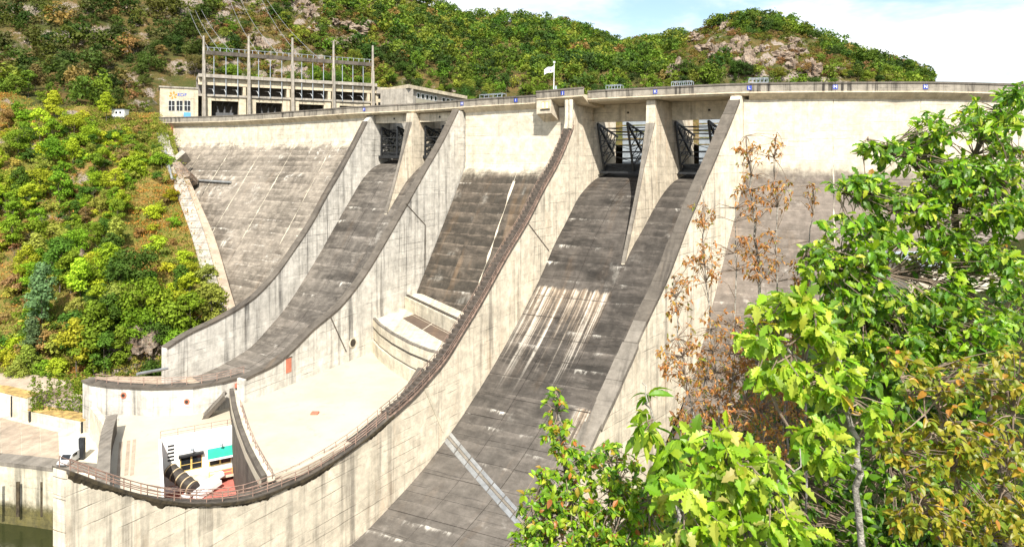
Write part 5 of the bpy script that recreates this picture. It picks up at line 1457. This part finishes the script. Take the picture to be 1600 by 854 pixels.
# ivy hanging over the retaining wall
gv, gt = [], []
for u0 in (52, 62, 78, 92, 104, 112, 122, 130):
    for _ in range(90):
        u, v = u0 + rs.gauss(0, 2.6), rs.uniform(585, 645)
        p = at(u, v, 131 - (v - 585) * .03); gv.append(crown_arrays(.5, .5, 6, .34, rs.randrange(9999), nclump=2) + np.array(p)); gt.append(np.repeat(np.array([jit((.12, .17, .015))]), 6, 0))
me = quads_mesh('hanging_ivy', np.concatenate(gv), M['leaf_attr'], np.concatenate(gt)); o = bpy.data.objects.new('hanging_ivy', me); sc.collection.objects.link(o)
tag(o, 'strands of bright green ivy hanging above the lower retaining wall', 'ivy', None, 'stuff')

# ------------------------------------------------------------------ forest on the hills
FARL = [crown_arrays(9.8, 5.0, 200, 1.35, 540 + k, 'round' if k % 4 else 'tall', .05, 17) for k in range(8)]
FAR = [crown_arrays(9.5, 4.6, 330, 1.05, 500 + k, 'round' if k % 4 else 'tall', .05, 19) for k in range(8)]
SCR = [crown_arrays(3.6, 2.6, 130, .75, 600 + k, 'round', .0, 9) for k in range(4)]
cells = {}
cand = []
rs = random.Random(5)
us_all = np.linspace(-40, 1450, 1491)
for _ in range(30000):
    u = rs.uniform(-40, 1450); t = rs.uniform(.03, 1.0) ** .8
    p = hill_pt(u, t)
    v = VH - (p.z - CZ) / p.y * F
    if v < -30 or v > 178: continue
    if 235 < u < 735 and p.y < 335 and v > 120: continue
    if p.z < CZ + 6: continue
    if u > 205 and v - 15000.0 / p.y > _cv(u): continue
    if 250 < u < 720 and v - 9000.0 / p.y > (138 if u < 312 else 123 if u < 590 else 134): continue
    rk = rockiness(u, v)
    scrub = (rk > .25) or (330 < u < 600 and 20 < v < 135 and rs.random() < .75)
    if rk > .35 and rs.random() < .9 * rk: continue
    cell = 3.8 if scrub else 7.2
    key = (int(p.x / cell), int(p.y / cell), scrub)
    if key in cells: continue
    cells[key] = 1
    cand.append((p, u, v, scrub))
cand.sort(key=lambda e: e[0].y)
gv, gt = [], []
n_big = 0; zc = {}; zcap = {}
for p, u, v, scrub in cand:
    lowtone = 1.0
    f = fbm(p, .025)
    base = [(.125, .19, .02), (.085, .145, .016), (.17, .21, .026), (.055, .10, .015), (.04, .075, .014)][rs.randrange(5)]
    if u < 330 and v < 150: base = [(.055, .085, .014), (.035, .062, .011), (.09, .11, .02), (.12, .11, .035)][rs.randrange(4)]  # far left wood tinted darker, its shade put into the leaf colour
    if rs.random() < .03: base = (.22, .15, .05)
    if scrub: base = [(.13, .15, .02), (.17, .13, .03), (.11, .14, .02), (.19, .11, .045)][rs.randrange(4)]
    if not scrub and n_big < 270 and rs.random() < .55 and v > 10 and zcap.get(int(u / 70), 0) < 10:
        n_big += 1; zcap[int(u / 70)] = zcap.get(int(u / 70), 0) + 1
        tone = 'dark' if sum(base) < .17 else ('russet' if base[0] > base[1] else 'green')
        zi = next(i for i, lim in enumerate((60, 130, 200, 260, 330, 400, 460, 520, 600, 680, 740, 800, 860, 930, 1010, 1100, 1200, 1300, 1500)) if u < lim)
        zone = ('at the far left of the skyline wood', 'left of the hut on the upper slope', 'above the white hut', 'left of the control block', 'above the control block emblem', 'behind the leftmost gantry bay', 'behind the second gantry bay', 'behind the third gantry bay', 'behind the rightmost gantry bay', 'behind the annex', 'right of the annex roof', 'behind the parapet left of the flag', 'just left of the flagpole', 'just right of the flagpole', 'behind the left near gate', 'left of the rocky hill', 'below the peak of the rocky hill', 'on the right flank of the rocky hill', 'at the right foot of the rocky hill')[zi]
        tier = 'low' if v > 118 else ('half way up' if v > 65 else 'high up')
        lb = '%s %s broadleaf tree %s, %s' % (('small', 'large')[n_big % 2], tone, tier, zone)
        zc[lb] = zc.get(lb, 0) + 1
        plant(rs.choice(['broad', 'tall', 'broad']), 'forest_tree', p - Vector((0, 0, .3)), rs.uniform(.6, .85) if n_big % 2 == 0 else rs.uniform(1.0, 1.35), jit(base, .2), lb, 'tree', lb + 's')
        continue
    A = rs.choice(SCR if scrub else (FAR if p.y < 400 else FARL)); s_ = rs.uniform(.7, 1.35) if scrub else rs.choice([rs.uniform(.65, 1.0), rs.uniform(.95, 1.55)])
    an = rs.uniform(0, 6.28); c, s = math.cos(an), math.sin(an)
    Rm = np.array([[c, -s, 0], [s, c, 0], [0, 0, 1]])
    gv.append((A.reshape(-1, 3) @ Rm.T * s_ + np.array(p)).reshape(-1, 4, 3))
    gt.append(np.repeat(np.array([jit(base, .3)]), len(A), 0))
V_ = np.concatenate(gv); print('forest quads', len(V_), 'trees', len(gv), 'individual', n_big)
me = quads_mesh('forest', V_, M['leaf_attr'], np.concatenate(gt)); o = bpy.data.objects.new('forest', me); sc.collection.objects.link(o)
tag(o, 'dense green wood covering the hills behind the dam', 'forest', None, 'stuff')

# rock outcrops
def hill_uv(u, v):
    best = None
    for t in np.linspace(.05, 1.0, 200):
        p = hill_pt(u, t); e = abs(VH - (p.z - CZ) / p.y * F - v)
        if best is None or e < best[0]: best = (e, p)
    return best[1]
def rock(p, sx_, sz_, label, group, seed):
    import bmesh
    bm = bmesh.new(); bmesh.ops.create_icosphere(bm, subdivisions=4, radius=1)
    off = Vector((seed * 7.3, seed * 3.1, 0))
    for v in bm.verts:
        q = v.co.copy()
        d = 1 + .55 * (mnoise.turbulence(q * 1.3 + off, 3, True) - .5) + .3 * (mnoise.cell(q * 2.1 + off) - .5)
        v.co = Vector((q.x * sx_ * d, q.y * sx_ * .7 * d, q.z * sz_ * d))
    me = bpy.data.meshes.new('rock_outcrop'); bm.to_mesh(me); bm.free(); me.materials.append(M['rock'])
    o = bpy.data.objects.new('rock_outcrop', me); sc.collection.objects.link(o); o.location = p; o.rotation_euler = (.3, .1, seed)
    tag(o, label, 'rock', group)
k = 0
for u, v, sx_, sz_ in ((472, 14, 6, 8), (480, 28, 6, 6), (488, 20, 4, 6), (468, 30, 4, 4), (540, 42, 9, 4), (556, 47, 8, 4), (570, 44, 6, 4), (525, 38, 5, 3), (548, 70, 7, 3), (558, 76, 5, 3), (405, 68, 4, 5), (412, 78, 4, 4), (505, 100, 4, 4), (430, 108, 5, 3), (395, 60, 3, 3), (515, 112, 5, 4)):
    k += 1; rock(hill_uv(u, v), sx_, sz_, 'pale rock outcrop among scrub above the %s gantry bay, %s' % ('leftmost' if u < 388 else 'second' if u < 456 else 'third' if u < 520 else 'rightmost', 'high up' if v < 34 else 'half way up' if v < 75 else 'low'), 'rocks above the switchyard', k)
rs2 = random.Random(3)
for _ in range(46):
    u, v = rs2.uniform(1045, 1350), rs2.uniform(45, 124)
    if rockiness(u, v) < .35: continue
    k += 1; rock(hill_uv(u, v), rs2.uniform(5, 11), rs2.uniform(4, 10), 'craggy brown rock face on the right hill, %s, %s' % ('high' if v < 75 else 'half way up' if v < 98 else 'low', 'left flank' if u < 1110 else 'left of the peak' if u < 1190 else 'right of the peak' if u < 1250 else 'right flank'), 'crags of the right hill', k)
for u, v, s_ in ((120, 420, 4), (135, 432, 5), (150, 445, 4), (110, 405, 3), (235, 545, 6), (225, 525, 5), (210, 560, 4), (228, 560, 5)):
    p = slope_uv(u, v)
    if p: k += 1; rock(p, s_, s_ * 1.1, 'dark rock face %s among the bushes, %s of its cluster' % ('half way up the left slope' if u < 160 else 'behind the far chute lip', ('top', 'upper', 'middle', 'lower')[k % 4]), 'rocks on the left slope', k)
# ------------------------------------------------------------------ foreground plants on the near bank
def leaf_shape(kind_, curl, wide=1.0):
    """one leaf as faces folded along the midrib, length 1 along +y, normal +z"""
    if kind_ == 'oak': hw = [(0, .012), (.10, .02), (.18, .13), (.25, .085), (.34, .20), (.42, .12), (.53, .26), (.62, .16), (.72, .24), (.80, .12), (.88, .13), (.95, .05), (1, .005)]
    elif kind_ == 'oak_low': hw = [(0, .012), (.16, .10), (.33, .17), (.42, .12), (.55, .24), (.65, .15), (.76, .20), (1, .01)]
    elif kind_ == 'serrate': hw = [(0, .012), (.12, .08), (.22, .13), (.25, .11), (.40, .17), (.43, .145), (.58, .16), (.61, .135), (.76, .11), (.79, .09), (1, .003)]
    elif kind_ == 'oval': hw = [(0, .012), (.2, .17), (.45, .25), (.7, .2), (.9, .09), (1, .005)]
    else: hw = [(0, .01), (.3, .16), (.6, .2), (1, .01)]
    V, Fc = [], []
    for y, x in hw:
        zc = -curl * y * y * .5; yy = y * (1 - .18 * curl * y)
        V += [(-x * wide, yy, zc + x * .45), (0, yy, zc), (x * wide, yy, zc + x * .45)]
    for i in range(len(hw) - 1):
        a = i * 3; Fc += [(a, a+1, a+4, a+3), (a+1, a+2, a+5, a+4)]
    return np.array(V), Fc
LEAF = {}
for kk in ('oak', 'oak_low', 'serrate', 'oval', 'dry'):
    LEAF[kk] = [leaf_shape(kk, c) for c in ((.2, .7, 1.3) if kk != 'dry' else (.8, 1.4, 2.0))]
LEAFME = {}
def leaf_me(kk, i):
    if (kk, i) not in LEAFME:
        V, Fc = LEAF[kk][i]; me = bpy.data.meshes.new('leaf'); me.from_pydata([tuple(v) for v in V], [], Fc); me.materials.append(M['leaf_near_obj']); LEAFME[(kk, i)] = me
    return LEAFME[(kk, i)]
def near_plant(name, label, cat, stems, clumps, leafkind, lsize, cols, seed, bark, r0=.03, per=6, spread=.9, droop=.35, singles=300, dens=1.0, twig_r=.004, cluster=.55):
    rd = random.Random(seed)
    S = [[at(u, v, Y) for u, v, Y in st_] for st_ in stems]
    root = empty(name, S[0][0], label, cat)
    skel = []
    for i, s_ in enumerate(S):
        pts = []
        for j in range(len(s_) - 1):
            for k in range(5): pts.append(s_[j].lerp(s_[j+1], k / 5) + Vector((rd.gauss(0, 1), rd.gauss(0, 1), rd.gauss(0, 1))) * .012)
        pts.append(s_[-1])
        rr = r0 * (1 if i == 0 else .55)
        mb = MB(); mb.tube(pts, [lerp(rr, rr * .22, k / len(pts)) for k in range(len(pts))], 7); part(mb, 'trunk' if i == 0 else 'limb', bark, root, weld=True, smooth=True)
        skel += pts
    K = np.array([tuple(p) for p in skel])
    tw = MB(); leaves = []
    for (u, v, ru, rv, Y, dY) in clumps:
        n = max(2, int(dens * 3.6 * 3.14 * ru * rv / (lsize / Y * F) ** 2 * cluster))
        for _ in range(n):
            while True:
                a, b_, c = rd.uniform(-1, 1), rd.uniform(-1, 1), rd.uniform(-1, 1)
                if a*a + b_*b_ + c*c < 1: break
            tip = at(u + a * ru, v + b_ * rv, Y + c * dY)
            dd = ((K - np.array(tip)) ** 2).sum(1); cand_ = np.argsort(dd + np.array([max(0, q[2] - tip.z) for q in K]) * .2)[:3]
            bs = Vector(K[cand_[rd.randrange(len(cand_))]])
            mid = bs.lerp(tip, .5) + Vector((rd.gauss(0, .02), rd.gauss(0, .02), abs(rd.gauss(0, .04)))) * ((tip - bs).length * 2)
            tw.tube([bs, mid, tip], [twig_r * 1.6, twig_r, twig_r * .5], 4, caps=False)
            out = (tip - mid).normalized()
            for k in range(per):
                an = k * 2.4 + rd.uniform(0, 1.2)
                side = out.cross(Vector((0, 0, 1)))
                side = side.normalized() if side.length > .05 else Vector((1, 0, 0))
                up_ = side.cross(out)
                d = (out * rd.uniform(.25, .8) + (side * math.cos(an) + up_ * math.sin(an)) * spread + Vector((0, 0, -droop * rd.uniform(.3, 1.3)))).normalized()
                nn = (Vector((rd.gauss(0, .45), rd.gauss(-.35, .45), 1)))
                x = d.cross(nn).normalized(); nn = x.cross(d)
                pos = tip.lerp(mid, rd.uniform(0, .35) if k > per * .6 else rd.uniform(0, .08))
                leaves.append((pos, x, d, nn, lsize * rd.uniform(.42, 1.2), rd.randrange(3), jit(rd.choices([c_[0] for c_ in cols], [c_[1] for c_ in cols])[0], .22)))
    part(tw, 'twigs', M['twig'], root)['kind'] = 'stuff'
    leaves.sort(key=lambda e: -e[4] / e[0].y)
    for (pos, x, d, nn, s_, i, c) in leaves[:singles]:
        o = bpy.data.objects.new('leaf', leaf_me(leafkind, i)); sc.collection.objects.link(o); o.parent = root
        o.matrix_local = Matrix(((x.x*s_, d.x*s_, nn.x*s_, pos.x - root.location.x), (x.y*s_, d.y*s_, nn.y*s_, pos.y - root.location.y), (x.z*s_, d.z*s_, nn.z*s_, pos.z - root.location.z), (0, 0, 0, 1)))
        o.color = (*c, 1)
    VV, FF, CC = [], [], []; n0 = 0
    for (pos, x, d, nn, s_, i, c) in leaves[singles:]:
        B, Fc = LEAF['oak_low' if leafkind == 'oak' else leafkind][i]
        Mx = np.array([tuple(x), tuple(d), tuple(nn)]) * s_
        VV.append(B @ Mx + np.array(pos)); FF += [tuple(n0 + k for k in f) for f in Fc]; n0 += len(B); CC.append(np.repeat(np.array([[*c, 1]]), len(B), 0))
    if VV:
        me = bpy.data.meshes.new('foliage'); me.from_pydata(np.concatenate(VV).tolist(), [], FF)
        a_ = me.attributes.new('tint', 'FLOAT_COLOR', 'POINT'); a_.data.foreach_set('color', np.concatenate(CC).reshape(-1).astype(np.float32))
        me.materials.append(M['leaf_near']); o = bpy.data.objects.new('foliage', me); sc.collection.objects.link(o); o.parent = root; o.location = -root.location; o['kind'] = 'stuff'
    print(name, len(leaves))
    return root
G1, G2, G3, G4 = (.25, .39, .018), (.14, .27, .016), (.40, .50, .05), (.075, .17, .016)
OAK = [(G1, 3.5), (G2, 5), (G3, 1.5), (G4, 4), ((.30, .16, .03), .12)]
near_plant('oak_tree', 'large spreading oak with lobed bright green leaves at the right edge', 'tree',
    [[(1590, 1000, 6.2), (1570, 760, 6.0), (1535, 560, 5.8), (1505, 430, 5.6), (1490, 320, 5.5), (1530, 220, 5.6), (1580, 150, 5.6)],
     [(1505, 430, 5.6), (1430, 345, 5.3), (1350, 300, 5.1), (1310, 305, 5.0)], [(1490, 320, 5.5), (1420, 250, 5.4), (1355, 218, 5.3)],
     [(1515, 460, 5.6), (1420, 430, 5.2), (1330, 420, 5.0), (1255, 405, 4.9)], [(1535, 560, 5.8), (1450, 500, 5.3), (1350, 500, 5.1)], [(1490, 320, 5.5), (1560, 280, 5.3), (1620, 260, 5.2)]],
    [(1420, 240, 55, 26, 5.3, .4), (1356, 232, 26, 16, 5.2, .2), (1350, 290, 52, 24, 5.0, .3), (1460, 205, 40, 30, 5.4, .4), (1545, 190, 55, 38, 5.5, .5), (1585, 150, 28, 20, 5.5, .3), (1570, 270, 48, 48, 5.3, .5), (1490, 280, 62, 40, 5.3, .5),
     (1420, 318, 70, 34, 5.1, .4), (1335, 355, 50, 26, 4.9, .3), (1290, 408, 50, 30, 4.8, .3), (1345, 405, 46, 30, 4.8, .3), (1548, 335, 55, 22, 5.2, .4), (1575, 425, 40, 40, 5.2, .5), (1460, 480, 80, 34, 5.0, .5), (1350, 460, 70, 36, 4.9, .4), (1410, 540, 90, 40, 5.0, .5), (1520, 520, 80, 48, 5.1, .5), (1490, 445, 30, 22, 5.0, .3), (1480, 372, 52, 22, 5.1, .3), (1450, 400, 50, 26, 5.1, .3), (1580, 340, 30, 40, 5.2, .3), (1535, 400, 40, 24, 5.1, .3), (1400, 375, 30, 18, 4.9, .2), (1330, 520, 60, 40, 5.0, .4)],
    'oak', .096, OAK, 21, M['bark'], .055, 7, .9, .35, 300, 1.75)
near_plant('oak_sapling', 'young oak with pale speckled stem in front of the dark thicket', 'tree',
    [[(1355, 960, 3.7), (1343, 760, 3.6), (1328, 640, 3.5), (1300, 540, 3.4), (1262, 470, 3.35)], [(1328, 640, 3.5), (1250, 560, 3.4), (1190, 520, 3.3)], [(1340, 730, 3.55), (1290, 690, 3.4), (1240, 680, 3.3)]],
    [(1222, 480, 60, 26, 3.35, .2), (1185, 520, 36, 28, 3.3, .2), (1280, 510, 46, 36, 3.35, .2), (1300, 590, 40, 40, 3.4, .2), (1230, 590, 50, 30, 3.35, .25), (1285, 690, 55, 36, 3.4, .25), (1370, 640, 30, 24, 3.5, .2)],
    'oak', .098, [(G3, 4), (G1, 4), (G2, 2), ((.45, .30, .03), .15)], 22, M['bark_pale'], .022, 7, .9, .55, 300, 2.3)
near_plant('low_oak_shoot', 'low oak shoots with large yellow green leaves at the bottom of the view', 'shrub',
    [[(1185, 980, 3.1), (1172, 820, 3.0), (1140, 730, 2.95), (1110, 680, 2.95)], [(1172, 820, 3.0), (1220, 760, 2.95), (1250, 700, 2.95)], [(1172, 840, 3.0), (1090, 790, 2.9), (1060, 770, 2.9)]],
    [(1125, 700, 50, 34, 2.95, .2), (1095, 770, 60, 36, 2.9, .2), (1190, 740, 60, 40, 2.95, .25), (1150, 815, 80, 36, 2.9, .2), (1235, 820, 50, 34, 2.95, .2), (1070, 835, 44, 26, 2.9, .2)],
    'oak', .102, [(G3, 3), (G1, 5), (G2, 3), ((.36, .38, .10), 1)], 23, M['bark_pale'], .016, 7, .9, .6, 300, 2.3)
near_plant('chestnut_sapling', 'chestnut shoot with narrow toothed leaves left of the low oak shoots', 'shrub',
    [[(1075, 960, 4.1), (1060, 800, 4.0), (1040, 710, 4.0), (1015, 640, 3.95), (1003, 598, 3.95)]],
    [(1008, 622, 16, 24, 3.95, .1), (1018, 660, 28, 26, 3.95, .2), (1040, 700, 38, 28, 3.95, .2), (1055, 745, 44, 32, 3.95, .2)],
    'serrate', .155, [(G1, 4), (G2, 4), (G3, 2)], 24, M['bark_pale'], .014, 8, .8, .7, 300, 1.9)
near_plant('mixed_bush', 'bushy shrub with small green and reddening leaves at bottom centre', 'shrub',
    [[(905, 980, 4.6), (892, 800, 4.5), (878, 690, 4.5), (868, 610, 4.5)], [(950, 960, 4.6), (965, 800, 4.5), (955, 700, 4.5)], [(905, 900, 4.5), (840, 800, 4.4), (815, 780, 4.4)], [(960, 900, 4.6), (1010, 800, 4.5), (1040, 760, 4.4)]],
    [(868, 632, 16, 26, 4.5, .1), (872, 680, 28, 30, 4.5, .2), (905, 720, 34, 30, 4.5, .2), (858, 745, 26, 26, 4.45, .2), (845, 800, 44, 40, 4.4, .3), (905, 790, 50, 46, 4.5, .3), (955, 735, 46, 44, 4.5, .3), (970, 800, 60, 46, 4.5, .3), (890, 845, 80, 26, 4.4, .3), (1010, 790, 46, 46, 4.5, .3), (1000, 845, 60, 24, 4.4, .3), (820, 840, 22, 22, 4.4, .2)],
    'oval', .058, [(G1, 6), (G2, 6), (G3, 2), (G4, 2), ((.42, .15, .04), 1.1), ((.40, .30, .04), 1)], 25, M['bark_pale'], .016, 7, .9, .2, 300, .85, .003)
near_plant('dry_sapling', 'tall withered sapling with brown curled leaves before the pale chute wall', 'tree',
    [[(1200, 900, 6.2), (1192, 640, 6.1), (1186, 450, 6.0), (1176, 320, 6.0), (1166, 212, 6.0)], [(1240, 900, 6.2), (1222, 600, 6.1), (1214, 400, 6.0), (1214, 206, 6.0)], [(1140, 860, 6.1), (1122, 620, 6.0), (1104, 440, 6.0), (1096, 290, 6.0)], [(1120, 800, 6.0), (1080, 640, 5.9), (1058, 500, 5.9), (1052, 430, 5.9)], [(1160, 800, 6.0), (1140, 640, 6.0), (1150, 420, 6.0), (1148, 300, 6.0)], [(1260, 800, 6.2), (1262, 560, 6.1), (1268, 400, 6.1), (1270, 290, 6.1)]],
    [(1172, 245, 26, 34, 6, .2), (1214, 235, 15, 28, 6, .15), (1180, 310, 36, 36, 6, .3), (1222, 300, 20, 30, 6, .2), (1268, 310, 10, 30, 6.1, .1), (1096, 330, 22, 34, 6, .2), (1098, 410, 34, 40, 6, .3), (1062, 470, 26, 44, 5.9, .2), (1190, 400, 50, 44, 6, .3), (1130, 540, 60, 60, 6, .3), (1060, 560, 36, 40, 5.9, .2), (1195, 560, 70, 70, 6.1, .4), (1110, 640, 60, 50, 6, .3), (1210, 660, 70, 60, 6.1, .4), (1255, 440, 22, 50, 6.1, .2)],
    'dry', .046, [((.44, .20, .06), 5), ((.32, .15, .05), 3), ((.50, .28, .07), 2), ((.24, .22, .04), 1)], 26, M['bark_pale'], .02, 5, 1.1, .3, 300, .42, .0025)
near_plant('rusty_thicket', 'tangled thicket of small orange brown leaves below the withered sapling', 'shrub',
    [[(1120, 960, 7.2), (1112, 760, 7.1), (1105, 640, 7.0), (1095, 560, 7.0)], [(1180, 960, 7.2), (1170, 740, 7.1), (1165, 600, 7.0)], [(1225, 960, 7.2), (1222, 700, 7.1), (1230, 580, 7.1)], [(1090, 900, 7.1), (1065, 760, 7.0), (1050, 680, 7.0)]],
    [(1110, 600, 50, 40, 7, .4), (1170, 600, 50, 46, 7, .4), (1220, 620, 40, 50, 7.1, .4), (1080, 670, 44, 40, 7, .4), (1130, 680, 56, 50, 7, .4), (1190, 700, 60, 50, 7.1, .4), (1060, 730, 40, 40, 7, .4), (1110, 750, 60, 40, 7, .4)],
    'oval', .075, [((.48, .23, .06), 5), ((.32, .16, .05), 3), ((.52, .32, .06), 2), ((.20, .25, .025), 3)], 29, M['bark_pale'], .018, 6, .9, .3, 300, .26, .004)
near_plant('yellowing_shrub', 'shrub with small olive and yellow oval leaves in the bottom right corner', 'shrub',
    [[(1530, 980, 3.9), (1510, 800, 3.8), (1480, 680, 3.7), (1450, 580, 3.7)], [(1530, 900, 3.8), (1570, 760, 3.7), (1590, 620, 3.7)], [(1500, 900, 3.8), (1430, 780, 3.6), (1390, 690, 3.6)], [(1510, 800, 3.8), (1440, 640, 3.6), (1385, 560, 3.6)]],
    [(1400, 560, 24, 26, 3.6, .2), (1440, 600, 40, 40, 3.65, .2), (1500, 600, 46, 44, 3.7, .3), (1570, 590, 40, 60, 3.7, .3), (1400, 690, 30, 34, 3.6, .2), (1470, 700, 64, 56, 3.65, .3), (1560, 710, 54, 64, 3.7, .3), (1430, 790, 50, 50, 3.6, .3), (1520, 810, 80, 50, 3.65, .3), (1585, 820, 30, 50, 3.7, .2)],
    'oval', .06, [((.27, .27, .025), 5), ((.38, .31, .03), 3), ((.17, .23, .02), 5), ((.42, .20, .03), .6)], 27, M['twig'], .015, 7, .9, .3, 300, .75, .003)
near_plant('dense_thicket', 'dark green thicket filling the bank behind the young oaks', 'shrub',
    [[(1400, 1000, 9.5), (1390, 760, 9.2), (1380, 600, 9.0)], [(1250, 980, 9.3), (1240, 780, 9.0), (1230, 660, 9)], [(1520, 980, 9.5), (1520, 760, 9.2), (1530, 560, 9)], [(1100, 980, 9.2), (1090, 860, 9), (1085, 780, 9)]],
    [(1290, 480, 70, 50, 9, .6), (1230, 600, 80, 60, 9, .8), (1150, 690, 70, 50, 9, .8), (1310, 590, 100, 70, 8.8, .8), (1440, 600, 110, 80, 9, .8), (1540, 620, 80, 90, 9, .8), (1240, 700, 90, 70, 8.8, .8), (1370, 730, 120, 80, 9, .8), (1510, 780, 120, 90, 9, .8), (1160, 780, 90, 70, 8.8, .8), (1290, 820, 130, 60, 8.8, .8), (1070, 830, 90, 50, 8.8, .8), (1430, 840, 130, 50, 8.8, .8), (960, 850, 60, 30, 8.5, .6), (1400, 480, 90, 40, 9, .6), (1560, 500, 60, 50, 9, .6)],
    'oval', .15, [(G2, 5), (G4, 5), ((.03, .07, .01), 3), (G1, 2)], 28, M['bark'], .04, 6, .9, .35, 300, .75, .006)
